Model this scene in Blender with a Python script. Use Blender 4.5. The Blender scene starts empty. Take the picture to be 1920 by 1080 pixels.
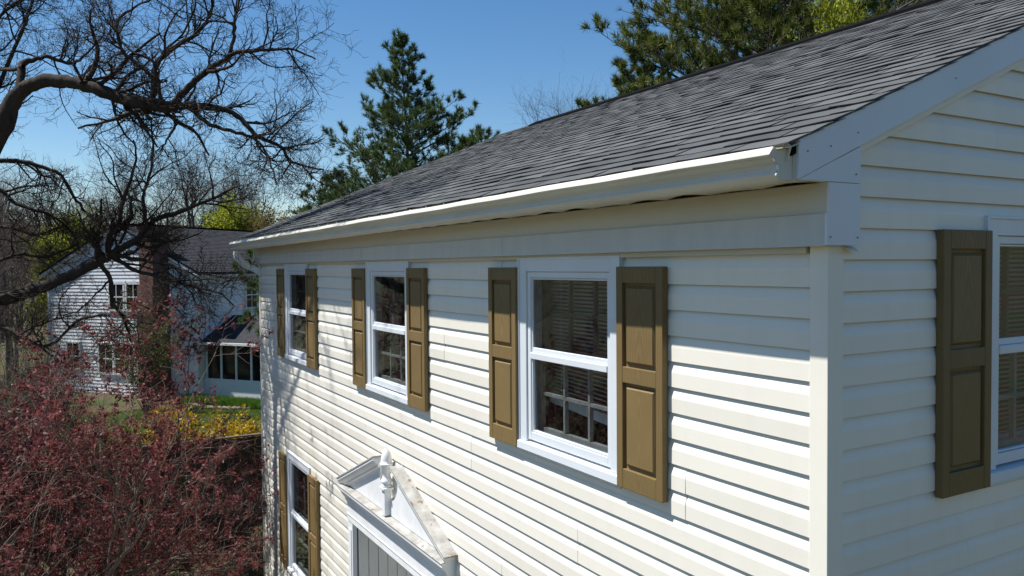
import bpy, math, random
import numpy as np
from mathutils import Matrix, Vector

SC = bpy.context.scene
COL = SC.collection
ZC = 5.1                      # height of the lens above the ground at the house

# ------------------------------------------------------------------ camera
CAM = np.array([2.0784, -2.6358, ZC])
VD = np.array([-0.866323, 0.498763, -0.026827])
VR = np.array([0.499106, 0.866507, -0.007646])
VU = np.array([-0.019432, 0.020014, 0.999611])
cd = bpy.data.cameras.new('camera'); co = bpy.data.objects.new('camera', cd); COL.objects.link(co)
cd.sensor_width = 36.0; cd.lens = 1483.35 / 1920 * 36; cd.clip_start = 0.05; cd.clip_end = 3000
M = Matrix(((VR[0], VU[0], -VD[0], CAM[0]), (VR[1], VU[1], -VD[1], CAM[1]), (VR[2], VU[2], -VD[2], CAM[2]), (0, 0, 0, 1)))
co.matrix_world = M
SC.camera = co

# ------------------------------------------------------------------ sky, sun, exposure
SUN = Vector((-0.60, -1.0, 2.24)).normalized()
EL = math.asin(SUN.z); AZ = math.atan2(SUN.x, SUN.y)
w = bpy.data.worlds.new('World'); SC.world = w; w.use_nodes = True
nt = w.node_tree; nt.nodes.clear()
sky = nt.nodes.new('ShaderNodeTexSky'); sky.sky_type = 'NISHITA'; sky.sun_disc = False
sky.sun_elevation = EL; sky.sun_rotation = AZ; sky.altitude = 100; sky.air_density = 1.0; sky.dust_density = 0.15; sky.ozone_density = 1.6
bg = nt.nodes.new('ShaderNodeBackground'); bg.inputs[1].default_value = 0.081
ow = nt.nodes.new('ShaderNodeOutputWorld')
hsv = nt.nodes.new('ShaderNodeHueSaturation'); hsv.inputs['Saturation'].default_value = 1.28
nt.links.new(sky.outputs[0], hsv.inputs['Color']); nt.links.new(hsv.outputs[0], bg.inputs[0]); nt.links.new(bg.outputs[0], ow.inputs[0])
sl = bpy.data.lights.new('sun', 'SUN'); sl.energy = 5.0; sl.angle = math.radians(0.53); sl.color = (1.0, 0.982, 0.955)
so = bpy.data.objects.new('sun', sl); COL.objects.link(so); so.location = (-10, -20, 40)
so.rotation_euler = SUN.to_track_quat('Z', 'Y').to_euler()
SC.view_settings.view_transform = 'Standard'; SC.view_settings.look = 'None'
SC.view_settings.gamma = 1; SC.view_settings.exposure = 0.64
SC.render.engine = 'CYCLES'

RNG = np.random.default_rng(7)
random.seed(7)

# ------------------------------------------------------------------ helpers
def px(x, y, D):
    """a point of the place seen at pixel (x, y) of the photograph, D metres deep; only used to survey positions"""
    return CAM + D * (VD + VR * (x - 960) / 1483.35 - VU * (y - 540) / 1483.35)

def link(name, mesh, m, parent=None, loc=None, rz=0):
    o = bpy.data.objects.new(name, mesh); COL.objects.link(o)
    if m is not None and len(mesh.materials) == 0: mesh.materials.append(m)
    if parent is not None: o.parent = parent
    if loc is not None: o.location = loc
    o.rotation_euler = (0, 0, rz)
    return o

def tag(o, label, cat, group=None):
    o['label'] = label; o['category'] = cat
    if group: o['group'] = group
    return o

def empty(name, loc=(0, 0, 0), rz=0):
    o = bpy.data.objects.new(name, None); COL.objects.link(o); o.location = loc; o.rotation_euler = (0, 0, rz); o.empty_display_size = 0.2
    return o

def np_mesh(name, V, quads=None, tris=None, smooth=False):
    V = np.asarray(V, np.float32).reshape(-1, 3)
    me = bpy.data.meshes.new(name)
    q = np.zeros((0, 4), np.int32) if quads is None else np.asarray(quads, np.int32).reshape(-1, 4)
    t = np.zeros((0, 3), np.int32) if tris is None else np.asarray(tris, np.int32).reshape(-1, 3)
    me.vertices.add(len(V)); me.vertices.foreach_set('co', V.ravel())
    nl = q.size + t.size
    me.loops.add(nl); me.loops.foreach_set('vertex_index', np.concatenate([q.ravel(), t.ravel()]))
    me.polygons.add(len(q) + len(t))
    st = np.concatenate([np.arange(len(q)) * 4, q.size + np.arange(len(t)) * 3])
    me.polygons.foreach_set('loop_start', st.astype(np.int32))
    if smooth: me.polygons.foreach_set('use_smooth', np.ones(len(q) + len(t), bool))
    me.update(calc_edges=True); me.validate()
    return me

class Geo:
    def __init__(s): s.v = []; s.f = []
    def add(s, vs, fs):
        n = len(s.v); s.v += [tuple(map(float, a)) for a in vs]; s.f += [tuple(i + n for i in f) for f in fs]; return s
    def box(s, x0, x1, y0, y1, z0, z1):
        return s.add([(x0,y0,z0),(x1,y0,z0),(x1,y1,z0),(x0,y1,z0),(x0,y0,z1),(x1,y0,z1),(x1,y1,z1),(x0,y1,z1)],
                     [(0,3,2,1),(4,5,6,7),(0,1,5,4),(1,2,6,5),(2,3,7,6),(3,0,4,7)])
    def prism(s, poly, vec):
        n = len(poly); p = [Vector(a) for a in poly]; v = Vector(vec)
        return s.add(p + [a + v for a in p], [tuple(range(n - 1, -1, -1)), tuple(range(n, 2 * n))] + [(i, (i + 1) % n, n + (i + 1) % n, n + i) for i in range(n)])
    def sheet(s, poly, vec):      # open profile swept
        n = len(poly); p = [Vector(a) for a in poly]; v = Vector(vec)
        return s.add(p + [a + v for a in p], [(i, i + 1, n + i + 1, n + i) for i in range(n - 1)])
    def tube(s, pts, rad, sides=8, caps=True, twist=0.0):
        pts = [Vector(p) for p in pts]; K = len(pts)
        if not hasattr(rad, '__len__'): rad = [rad] * K
        vs = []
        for i, p in enumerate(pts):
            t = (pts[min(i + 1, K - 1)] - pts[max(i - 1, 0)]).normalized()
            ref = Vector((0, 0, 1)) if abs(t.z) < 0.9 else Vector((0, 1, 0))
            a = t.cross(ref).normalized(); b = t.cross(a)
            for k in range(sides):
                an = 2 * math.pi * k / sides + twist
                vs.append(p + (a * math.cos(an) + b * math.sin(an)) * rad[i])
        fs = [(i * sides + k, i * sides + (k + 1) % sides, (i + 1) * sides + (k + 1) % sides, (i + 1) * sides + k) for i in range(K - 1) for k in range(sides)]
        if caps: fs += [tuple(range(sides - 1, -1, -1)), tuple((K - 1) * sides + k for k in range(sides))]
        return s.add(vs, fs)
    def lathe(s, prof, c, sides=20):
        vs = []
        for r, z in prof:
            for k in range(sides):
                an = 2 * math.pi * k / sides
                vs.append((c[0] + r * math.cos(an), c[1] + r * math.sin(an), c[2] + z))
        K = len(prof)
        fs = [(i * sides + k, i * sides + (k + 1) % sides, (i + 1) * sides + (k + 1) % sides, (i + 1) * sides + k) for i in range(K - 1) for k in range(sides)]
        fs += [tuple(range(sides - 1, -1, -1)), tuple((K - 1) * sides + k for k in range(sides))]
        return s.add(vs, fs)
    def mesh(s, name, smooth=False):
        me = bpy.data.meshes.new(name); me.from_pydata(s.v, [], s.f)
        if smooth:
            for p in me.polygons: p.use_smooth = True
        me.update(); return me
    def obj(s, name, m, parent=None, loc=None, rz=0, smooth=False, bevel=0):
        o = link(name, s.mesh(name, smooth), m, parent, loc, rz)
        if bevel:
            b = o.modifiers.new('bevel', 'BEVEL'); b.width = bevel; b.segments = 2; b.limit_method = 'ANGLE'; b.angle_limit = math.radians(35)
        return o

# ------------------------------------------------------------------ materials
MATS = {}
def mat(name, col, rough=0.6, var=0.10, scale=3.0, col2=None, bump=0.0, bscale=40.0, spec=0.4, metallic=0.0, island=False, obrand=False, coord='pos', stretch=(1, 1, 1), detail=6):
    m = bpy.data.materials.new(name); m.use_nodes = True; n = m.node_tree.nodes; l = m.node_tree.links
    b = n['Principled BSDF']; b.inputs['Roughness'].default_value = rough; b.inputs['Specular IOR Level'].default_value = spec; b.inputs['Metallic'].default_value = metallic
    geo = n.new('ShaderNodeNewGeometry'); mp = n.new('ShaderNodeVectorMath'); mp.operation = 'MULTIPLY'; mp.inputs[1].default_value = stretch
    l.new(geo.outputs['Position'], mp.inputs[0])
    nz = n.new('ShaderNodeTexNoise'); nz.inputs['Scale'].default_value = scale; nz.inputs['Detail'].default_value = detail; nz.inputs['Roughness'].default_value = 0.62
    l.new(mp.outputs[0], nz.inputs['Vector'])
    rp = n.new('ShaderNodeValToRGB'); rp.color_ramp.elements[0].position = 0.3; rp.color_ramp.elements[1].position = 0.7
    c2 = col2 if col2 else tuple(c * (1 - var * 2) for c in col)
    rp.color_ramp.elements[0].color = (*c2, 1); rp.color_ramp.elements[1].color = (*[min(1, c * (1 + (0 if col2 else var * 0.5))) for c in col], 1)
    l.new(nz.outputs['Fac'], rp.inputs[0])
    out = rp.outputs[0]
    if island or obrand:
        hs = n.new('ShaderNodeHueSaturation')
        mr = n.new('ShaderNodeMapRange'); mr.inputs[3].default_value = 0.55; mr.inputs[4].default_value = 1.45
        if island: l.new(geo.outputs['Random Per Island'], mr.inputs[0])
        else:
            oi = n.new('ShaderNodeObjectInfo'); l.new(oi.outputs['Random'], mr.inputs[0]); mr.inputs[3].default_value = 0.8; mr.inputs[4].default_value = 1.15
        l.new(mr.outputs[0], hs.inputs['Value']); l.new(out, hs.inputs['Color']); out = hs.outputs[0]
    l.new(out, b.inputs['Base Color'])
    if bump:
        nb = n.new('ShaderNodeTexNoise'); nb.inputs['Scale'].default_value = bscale; nb.inputs['Detail'].default_value = 4
        l.new(mp.outputs[0], nb.inputs['Vector'])
        bp = n.new('ShaderNodeBump'); bp.inputs['Strength'].default_value = bump; bp.inputs['Distance'].default_value = 0.01
        l.new(nb.outputs['Fac'], bp.inputs['Height']); l.new(bp.outputs[0], b.inputs['Normal'])
    m['b'] = 1
    MATS[name] = m; return m

def leafmat(name, col, col2, trans=0.35, rough=0.5):
    m = mat(name, col, rough, scale=1.2, col2=col2, island=True, spec=0.25)
    n = m.node_tree.nodes; l = m.node_tree.links; b = n['Principled BSDF']
    src = b.inputs['Base Color'].links[0].from_socket
    t = n.new('ShaderNodeBsdfTranslucent'); l.new(src, t.inputs['Color'])
    mx = n.new('ShaderNodeMixShader'); mx.inputs[0].default_value = trans
    l.new(b.outputs[0], mx.inputs[1]); l.new(t.outputs[0], mx.inputs[2]); l.new(mx.outputs[0], n['Material Output'].inputs['Surface'])
    return m

def siding_mat():
    m = mat('vinyl_siding', (0.82, 0.772, 0.668), 0.42, scale=1.3, col2=(0.765, 0.715, 0.61), bump=0.03, bscale=220, spec=0.35, stretch=(0.35, 1, 1), detail=8)
    n = m.node_tree.nodes; l = m.node_tree.links; b = n['Principled BSDF']; src = b.inputs['Base Color'].links[0].from_socket
    geo = n.new('ShaderNodeNewGeometry')
    # grey-green mildew that has grown on the lower far end of the front
    nz = n.new('ShaderNodeTexNoise'); nz.inputs['Scale'].default_value = 2.4; nz.inputs['Detail'].default_value = 9; nz.inputs['Roughness'].default_value = 0.7
    l.new(geo.outputs['Position'], nz.inputs['Vector'])
    sp = n.new('ShaderNodeSeparateXYZ'); l.new(geo.outputs['Position'], sp.inputs[0])
    a = n.new('ShaderNodeMapRange'); a.inputs[1].default_value = -3.5; a.inputs[2].default_value = -8.5; l.new(sp.outputs[0], a.inputs[0])
    c = n.new('ShaderNodeMapRange'); c.inputs[1].default_value = 4.2; c.inputs[2].default_value = 1.6; l.new(sp.outputs[2], c.inputs[0])
    mu = n.new('ShaderNodeMath'); mu.operation = 'MULTIPLY'; l.new(a.outputs[0], mu.inputs[0]); l.new(c.outputs[0], mu.inputs[1])
    r = n.new('ShaderNodeMapRange'); r.inputs[1].default_value = 0.42; r.inputs[2].default_value = 0.72; l.new(nz.outputs['Fac'], r.inputs[0])
    m2 = n.new('ShaderNodeMath'); m2.operation = 'MULTIPLY'; l.new(mu.outputs[0], m2.inputs[0]); l.new(r.outputs[0], m2.inputs[1])
    mx = n.new('ShaderNodeMix'); mx.data_type = 'RGBA'; l.new(m2.outputs[0], mx.inputs[0]); l.new(src, mx.inputs[6]); mx.inputs[7].default_value = (0.36, 0.36, 0.27, 1)
    oi = n.new('ShaderNodeObjectInfo'); vr = n.new('ShaderNodeMapRange'); vr.inputs[3].default_value = 0.945; vr.inputs[4].default_value = 1.02; l.new(oi.outputs['Random'], vr.inputs[0])
    # rain-washed grime in vertical runs
    gv = n.new('ShaderNodeVectorMath'); gv.operation = 'MULTIPLY'; gv.inputs[1].default_value = (9, 9, 0.7); l.new(geo.outputs['Position'], gv.inputs[0])
    gn = n.new('ShaderNodeTexNoise'); gn.inputs['Scale'].default_value = 1; gn.inputs['Detail'].default_value = 5; l.new(gv.outputs[0], gn.inputs['Vector'])
    gr = n.new('ShaderNodeMapRange'); gr.inputs[1].default_value = 0.5; gr.inputs[2].default_value = 0.8; gr.inputs[3].default_value = 1.0; gr.inputs[4].default_value = 0.95; l.new(gn.outputs['Fac'], gr.inputs[0])
    vm = n.new('ShaderNodeMath'); vm.operation = 'MULTIPLY'; l.new(vr.outputs[0], vm.inputs[0]); l.new(gr.outputs[0], vm.inputs[1])
    hs = n.new('ShaderNodeHueSaturation'); l.new(vm.outputs[0], hs.inputs['Value']); l.new(mx.outputs[2], hs.inputs['Color']); l.new(hs.outputs[0], b.inputs['Base Color'])
    return m

def chip_mat():      # old white paint, flaking to brown wood and lichen
    m = mat('flaking_paint', (0.43, 0.42, 0.39), 0.8, scale=9, col2=(0.22, 0.205, 0.175), bump=0.25, bscale=60)
    n = m.node_tree.nodes; l = m.node_tree.links; b = n['Principled BSDF']; src = b.inputs['Base Color'].links[0].from_socket
    geo = n.new('ShaderNodeNewGeometry')
    nz = n.new('ShaderNodeTexNoise'); nz.inputs['Scale'].default_value = 14; nz.inputs['Detail'].default_value = 8; nz.inputs['Roughness'].default_value = 0.7
    l.new(geo.outputs['Position'], nz.inputs['Vector'])
    r = n.new('ShaderNodeMapRange'); r.inputs[1].default_value = 0.585; r.inputs[2].default_value = 0.62; l.new(nz.outputs['Fac'], r.inputs[0])
    mx = n.new('ShaderNodeMix'); mx.data_type = 'RGBA'; l.new(r.outputs[0], mx.inputs[0]); l.new(src, mx.inputs[6]); mx.inputs[7].default_value = (0.20, 0.13, 0.08, 1)
    l.new(mx.outputs[2], b.inputs['Base Color'])
    return m

def glass_mat():
    m = bpy.data.materials.new('window_glass'); m.use_nodes = True; n = m.node_tree.nodes; l = m.node_tree.links; n.clear()
    o = n.new('ShaderNodeOutputMaterial'); t = n.new('ShaderNodeBsdfTransparent'); t.inputs[0].default_value = (0.78, 0.81, 0.82, 1)
    g = n.new('ShaderNodeBsdfGlossy'); g.inputs['Roughness'].default_value = 0.015; g.inputs['Color'].default_value = (0.95, 0.97, 1, 1)
    geo = n.new('ShaderNodeNewGeometry'); dt = n.new('ShaderNodeVectorMath'); dt.operation = 'DOT_PRODUCT'; l.new(geo.outputs['Normal'], dt.inputs[0]); l.new(geo.outputs['Incoming'], dt.inputs[1])
    ab = n.new('ShaderNodeMath'); ab.operation = 'ABSOLUTE'; l.new(dt.outputs['Value'], ab.inputs[0])
    om = n.new('ShaderNodeMath'); om.operation = 'SUBTRACT'; om.inputs[0].default_value = 1.0; l.new(ab.outputs[0], om.inputs[1])
    pw = n.new('ShaderNodeMath'); pw.operation = 'POWER'; pw.inputs[1].default_value = 5.0; l.new(om.outputs[0], pw.inputs[0])
    f = n.new('ShaderNodeMath'); f.operation = 'MULTIPLY_ADD'; f.inputs[1].default_value = 0.93; f.inputs[2].default_value = 0.065; l.new(pw.outputs[0], f.inputs[0]); nz = n.new('ShaderNodeTexNoise'); nz.inputs['Scale'].default_value = 2.2
    l.new(geo.outputs['Position'], nz.inputs['Vector'])
    bp = n.new('ShaderNodeBump'); bp.inputs['Strength'].default_value = 0.04; bp.inputs['Distance'].default_value = 0.02
    l.new(nz.outputs['Fac'], bp.inputs['Height']); l.new(bp.outputs[0], g.inputs['Normal'])
    mx = n.new('ShaderNodeMixShader'); l.new(f.outputs[0], mx.inputs[0]); l.new(t.outputs[0], mx.inputs[1]); l.new(g.outputs[0], mx.inputs[2]); l.new(mx.outputs[0], o.inputs[0])
    return m

def wood_paint_mat():   # olive brown moulded shutters with an embossed cathedral grain
    m = mat('shutter_olive', (0.205, 0.137, 0.054), 0.55, scale=6, col2=(0.182, 0.121, 0.047), spec=0.3)
    n = m.node_tree.nodes; l = m.node_tree.links; b = n['Principled BSDF']
    tc = n.new('ShaderNodeTexCoord'); mp = n.new('ShaderNodeMapping'); mp.inputs['Scale'].default_value = (1.0, 1.0, 0.10); mp.inputs['Location'].default_value = (-0.186, 0, 0.088)
    l.new(tc.outputs['Object'], mp.inputs[0])
    wv = n.new('ShaderNodeTexWave'); wv.wave_type = 'RINGS'; wv.rings_direction = 'Y'; wv.inputs['Scale'].default_value = 24; wv.inputs['Distortion'].default_value = 2.4; wv.inputs['Detail'].default_value = 2; wv.inputs['Detail Scale'].default_value = 1.5
    l.new(mp.outputs[0], wv.inputs[0])
    bp = n.new('ShaderNodeBump'); bp.inputs['Strength'].default_value = 0.2; bp.inputs['Distance'].default_value = 0.003
    l.new(wv.outputs['Fac'], bp.inputs['Height']); l.new(bp.outputs[0], b.inputs['Normal'])
    src = b.inputs['Base Color'].links[0].from_socket
    mx = n.new('ShaderNodeMix'); mx.data_type = 'RGBA'; mx.blend_type = 'MULTIPLY'; mx.inputs[0].default_value = 0.14
    l.new(src, mx.inputs[6]); l.new(wv.outputs['Color'], mx.inputs[7])
    oi = n.new('ShaderNodeObjectInfo'); vr = n.new('ShaderNodeMapRange'); vr.inputs[3].default_value = 0.92; vr.inputs[4].default_value = 1.08; l.new(oi.outputs['Random'], vr.inputs[0])
    hs = n.new('ShaderNodeHueSaturation'); l.new(vr.outputs[0], hs.inputs['Value']); l.new(mx.outputs[2], hs.inputs['Color']); l.new(hs.outputs[0], b.inputs['Base Color'])
    return m

def shingle_mat(name='asphalt_shingle', dark=(0.041, 0.043, 0.043), light=(0.106, 0.109, 0.107)):
    m = bpy.data.materials.new(name); m.use_nodes = True; n = m.node_tree.nodes; l = m.node_tree.links
    b = n['Principled BSDF']; b.inputs['Roughness'].default_value = 0.9; b.inputs['Specular IOR Level'].default_value = 0.2
    at = n.new('ShaderNodeAttribute'); at.attribute_name = 'tone'; at.attribute_type = 'GEOMETRY'
    oi = n.new('ShaderNodeObjectInfo')
    geo = n.new('ShaderNodeNewGeometry')
    gr = n.new('ShaderNodeTexNoise'); gr.inputs['Scale'].default_value = 130; gr.inputs['Detail'].default_value = 3; l.new(geo.outputs['Position'], gr.inputs['Vector'])
    st = n.new('ShaderNodeTexNoise'); st.inputs['Scale'].default_value = 2.2; st.inputs['Detail'].default_value = 7; st.inputs['Roughness'].default_value = 0.65; l.new(geo.outputs['Position'], st.inputs['Vector'])
    a1 = n.new('ShaderNodeMath'); a1.operation = 'MULTIPLY_ADD'; a1.inputs[1].default_value = 0.9; l.new(gr.outputs['Fac'], a1.inputs[0]); l.new(at.outputs['Fac'], a1.inputs[2])
    a2 = n.new('ShaderNodeMath'); a2.operation = 'MULTIPLY_ADD'; a2.inputs[1].default_value = 1.3; l.new(st.outputs['Fac'], a2.inputs[0]); l.new(a1.outputs[0], a2.inputs[2])
    mr = n.new('ShaderNodeMapRange'); mr.inputs[1].default_value = 0.90; mr.inputs[2].default_value = 2.0; l.new(a2.outputs[0], mr.inputs[0])
    rp = n.new('ShaderNodeValToRGB'); rp.color_ramp.elements[0].color = (*dark, 1); rp.color_ramp.elements[1].color = (*light, 1); l.new(mr.outputs[0], rp.inputs[0])
    l.new(rp.outputs[0], b.inputs['Base Color'])
    bp = n.new('ShaderNodeBump'); bp.inputs['Strength'].default_value = 0.5; bp.inputs['Distance'].default_value = 0.004; l.new(gr.outputs['Fac'], bp.inputs['Height']); l.new(bp.outputs[0], b.inputs['Normal'])
    return m

def brick_mat():
    m = bpy.data.materials.new('chimney_brick'); m.use_nodes = True; n = m.node_tree.nodes; l = m.node_tree.links; b = n['Principled BSDF']; b.inputs['Roughness'].default_value = 0.85
    tc = n.new('ShaderNodeTexCoord'); sp = n.new('ShaderNodeSeparateXYZ'); l.new(tc.outputs['Object'], sp.inputs[0])
    ad = n.new('ShaderNodeMath'); ad.operation = 'ADD'; l.new(sp.outputs[0], ad.inputs[0]); l.new(sp.outputs[1], ad.inputs[1])
    cb = n.new('ShaderNodeCombineXYZ'); l.new(ad.outputs[0], cb.inputs[0]); l.new(sp.outputs[2], cb.inputs[1])
    br = n.new('ShaderNodeTexBrick'); br.inputs['Scale'].default_value = 1; br.inputs['Brick Width'].default_value = 0.21; br.inputs['Row Height'].default_value = 0.072; br.inputs['Mortar Size'].default_value = 0.008
    br.inputs['Color1'].default_value = (0.20, 0.062, 0.038, 1); br.inputs['Color2'].default_value = (0.10, 0.040, 0.030, 1); br.inputs['Mortar'].default_value = (0.13, 0.10, 0.085, 1)
    l.new(cb.outputs[0], br.inputs['Vector']); l.new(br.outputs['Color'], b.inputs['Base Color'])
    bp = n.new('ShaderNodeBump'); bp.invert = True; bp.inputs['Strength'].default_value = 0.6; bp.inputs['Distance'].default_value = 0.01; l.new(br.outputs['Fac'], bp.inputs['Height']); l.new(bp.outputs[0], b.inputs['Normal'])
    return m

def ground_mat():
    m = bpy.data.materials.new('ground_cover'); m.use_nodes = True; n = m.node_tree.nodes; l = m.node_tree.links; b = n['Principled BSDF']; b.inputs['Roughness'].default_value = 0.95; b.inputs['Specular IOR Level'].default_value = 0.1
    geo = n.new('ShaderNodeNewGeometry')
    a = n.new('ShaderNodeTexNoise'); a.inputs['Scale'].default_value = 0.5; a.inputs['Detail'].default_value = 9; a.inputs['Roughness'].default_value = 0.7; l.new(geo.outputs['Position'], a.inputs['Vector'])
    c = n.new('ShaderNodeTexNoise'); c.inputs['Scale'].default_value = 14; c.inputs['Detail'].default_value = 7; c.inputs['Roughness'].default_value = 0.75; l.new(geo.outputs['Position'], c.inputs['Vector'])
    g = n.new('ShaderNodeValToRGB'); g.color_ramp.elements[0].color = (0.030, 0.045, 0.014, 1); g.color_ramp.elements[1].color = (0.085, 0.105, 0.040, 1); l.new(c.outputs['Fac'], g.inputs[0])
    s = n.new('ShaderNodeValToRGB'); s.color_ramp.elements[0].color = (0.035, 0.024, 0.015, 1); s.color_ramp.elements[1].color = (0.17, 0.12, 0.075, 1); s.color_ramp.elements[0].position = 0.35; s.color_ramp.elements[1].position = 0.7; l.new(c.outputs['Fac'], s.inputs[0])
    r = n.new('ShaderNodeMapRange'); r.inputs[1].default_value = 0.42; r.inputs[2].default_value = 0.56; l.new(a.outputs['Fac'], r.inputs[0])
    mx = n.new('ShaderNodeMix'); mx.data_type = 'RGBA'; l.new(r.outputs[0], mx.inputs[0]); l.new(g.outputs[0], mx.inputs[6]); l.new(s.outputs[0], mx.inputs[7]); l.new(mx.outputs[2], b.inputs['Base Color'])
    bp = n.new('ShaderNodeBump'); bp.inputs['Strength'].default_value = 0.7; bp.inputs['Distance'].default_value = 0.05; l.new(c.outputs['Fac'], bp.inputs['Height']); l.new(bp.outputs[0], b.inputs['Normal'])
    return m

mSID = siding_mat(); mCHIP = chip_mat(); mGLASS = glass_mat(); mSHUT = wood_paint_mat(); mSHIN = shingle_mat(); mBRICK = brick_mat(); mGROUND = ground_mat()
mTRIM = mat('cream_aluminium', (0.58, 0.545, 0.455), 0.38, var=0.03, scale=2, bump=0.02, bscale=90)
mFRZ = mat('grey_frieze_aluminium', (0.56, 0.56, 0.53), 0.4, var=0.05, scale=2.5, bump=0.02, bscale=90, stretch=(3, 1, 1))
mBOX = mat('grey_white_trim', (0.66, 0.68, 0.70), 0.40, var=0.03, scale=2, bump=0.02, bscale=70)
mGUT = mat('gutter_enamel', (0.62, 0.585, 0.49), 0.5, var=0.09, scale=1.6, spec=0.35, stretch=(0.8, 1, 5))
mALU = mat('white_storm_aluminium', (0.66, 0.69, 0.71), 0.32, var=0.03, scale=4, spec=0.5)
mCREAM = mat('cream_paint', (0.84, 0.82, 0.76), 0.5, var=0.04, scale=4)
mWHITE = mat('white_paint', (0.78, 0.78, 0.765), 0.45, var=0.06, scale=6)
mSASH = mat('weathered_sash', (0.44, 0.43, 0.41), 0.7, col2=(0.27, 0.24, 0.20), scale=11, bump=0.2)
mSASHD = mat('shaded_upper_sash', (0.11, 0.10, 0.09), 0.7, var=0.2, scale=9)  # same wood as the lower sash, with the upper sash's shade in the colour
mBLIND = mat('blind_vinyl', (0.60, 0.63, 0.65), 0.5, var=0.04)
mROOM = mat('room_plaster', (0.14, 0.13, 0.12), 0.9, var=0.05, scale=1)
mDARK = mat('dark_bronze', (0.045, 0.032, 0.018), 0.5, var=0.1)
mDOOR = mat('brown_door', (0.09, 0.05, 0.03), 0.5, var=0.1)
mVENT = mat('ridge_vent_shingle', (0.007, 0.007, 0.007), 0.95, var=0.15, scale=20, spec=0.05)
mNAIL = mat('nail_head', (0.10, 0.11, 0.12), 0.5, var=0.0)
mCURT = mat('curtain_cloth', (0.13, 0.125, 0.115), 0.9, var=0.05)
mFENCE = mat('dark_stained_fence', (0.030, 0.020, 0.013), 0.85, var=0.25, scale=3, bump=0.3, obrand=True, stretch=(6, 6, 0.6))
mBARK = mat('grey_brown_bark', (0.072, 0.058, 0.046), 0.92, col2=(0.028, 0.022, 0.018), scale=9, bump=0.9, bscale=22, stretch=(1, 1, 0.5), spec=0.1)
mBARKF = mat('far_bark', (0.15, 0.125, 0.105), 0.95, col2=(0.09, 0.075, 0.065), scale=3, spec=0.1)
mBARKR = mat('smooth_grey_bark', (0.19, 0.15, 0.115), 0.85, col2=(0.10, 0.078, 0.06), scale=8, spec=0.15)
mRED = leafmat('red_leaf', (0.230, 0.062, 0.060), (0.095, 0.033, 0.030), 0.45)
mPINE = leafmat('pine_needle', (0.105, 0.150, 0.038), (0.048, 0.080, 0.026), 0.30)
mPINE2 = leafmat('pine_needle_olive', (0.155, 0.175, 0.034), (0.072, 0.098, 0.022), 0.30)
mLIME = leafmat('lime_bud_leaf', (0.30, 0.32, 0.025), (0.20, 0.23, 0.02), 0.45)
mGOLD = leafmat('olive_bud', (0.20, 0.155, 0.035), (0.12, 0.095, 0.03), 0.35)
mYEL = leafmat('forsythia_flower', (0.50, 0.33, 0.010), (0.36, 0.22, 0.008), 0.35)
mIVY = leafmat('green_ivy', (0.115, 0.125, 0.022), (0.06, 0.07, 0.016), 0.4)
mGRASS = leafmat('grass_blade', (0.115, 0.22, 0.028), (0.07, 0.145, 0.018), 0.38)
mPURP = leafmat('dark_purple_leaf', (0.035, 0.018, 0.020), (0.020, 0.016, 0.012), 0.25)

# ------------------------------------------------------------------ ground
def gz(x, y):
    x = np.asarray(x, float); y = np.asarray(y, float)
    a = np.clip((-12 - x) / 23.0, 0, 1)
    r = np.hypot(x + 20, y)
    return -1.05 * a * a * (3 - 2 * a) + np.clip((r - 75) / 200, 0, 3) * 14
gx = np.concatenate([np.linspace(-900, -90, 16), np.linspace(-80, 30, 90), np.linspace(40, 800, 16)])
gy = np.concatenate([np.linspace(-850, -80, 16), np.linspace(-72, 60, 90), np.linspace(70, 850, 16)])
X, Y = np.meshgrid(gx, gy, indexing='ij')
Zg = gz(X, Y) + RNG.normal(0, 0.012, X.shape)
V = np.stack([X, Y, Zg], -1).reshape(-1, 3)
nx, ny = len(gx), len(gy)
ii, jj = np.meshgrid(np.arange(nx - 1), np.arange(ny - 1), indexing='ij')
b0 = (ii * ny + jj).ravel()
g = link('ground', np_mesh('ground', V, np.stack([b0, b0 + ny, b0 + ny + 1, b0 + 1], -1), smooth=True), mGROUND); g['kind'] = 'structure'

# ================================================================== the main house
LX = -10.02                        # far corner of the front wall
H = 0.127                          # siding exposure
house = empty('vinyl_house'); tag(house, 'cream vinyl-sided two-storey house with olive shutters, white gutter and grey shingle roof', 'house')
zz = lambda a: a + ZC

# windows: centre along wall, top datum, casing height
WIN_F = [(-1.297 - 0.535, 0.0, 1.25), (-4.217 - 0.535, 0.0, 1.25), (-7.372 - 0.535, 0.0, 1.25), (-7.372 - 0.535 - 0.03, -2.47, 1.62)]
HALF = 0.530
WIN_G = [(1.06 + 0.535, 0.16, 1.25)]
DOOR = (-5.91, -3.43, -4.95, -2.24)          # x0 x1 z0 z1 of the entrance surround
DOOR_OPEN = (-5.75, -3.59, -5.2, -2.62)

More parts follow.
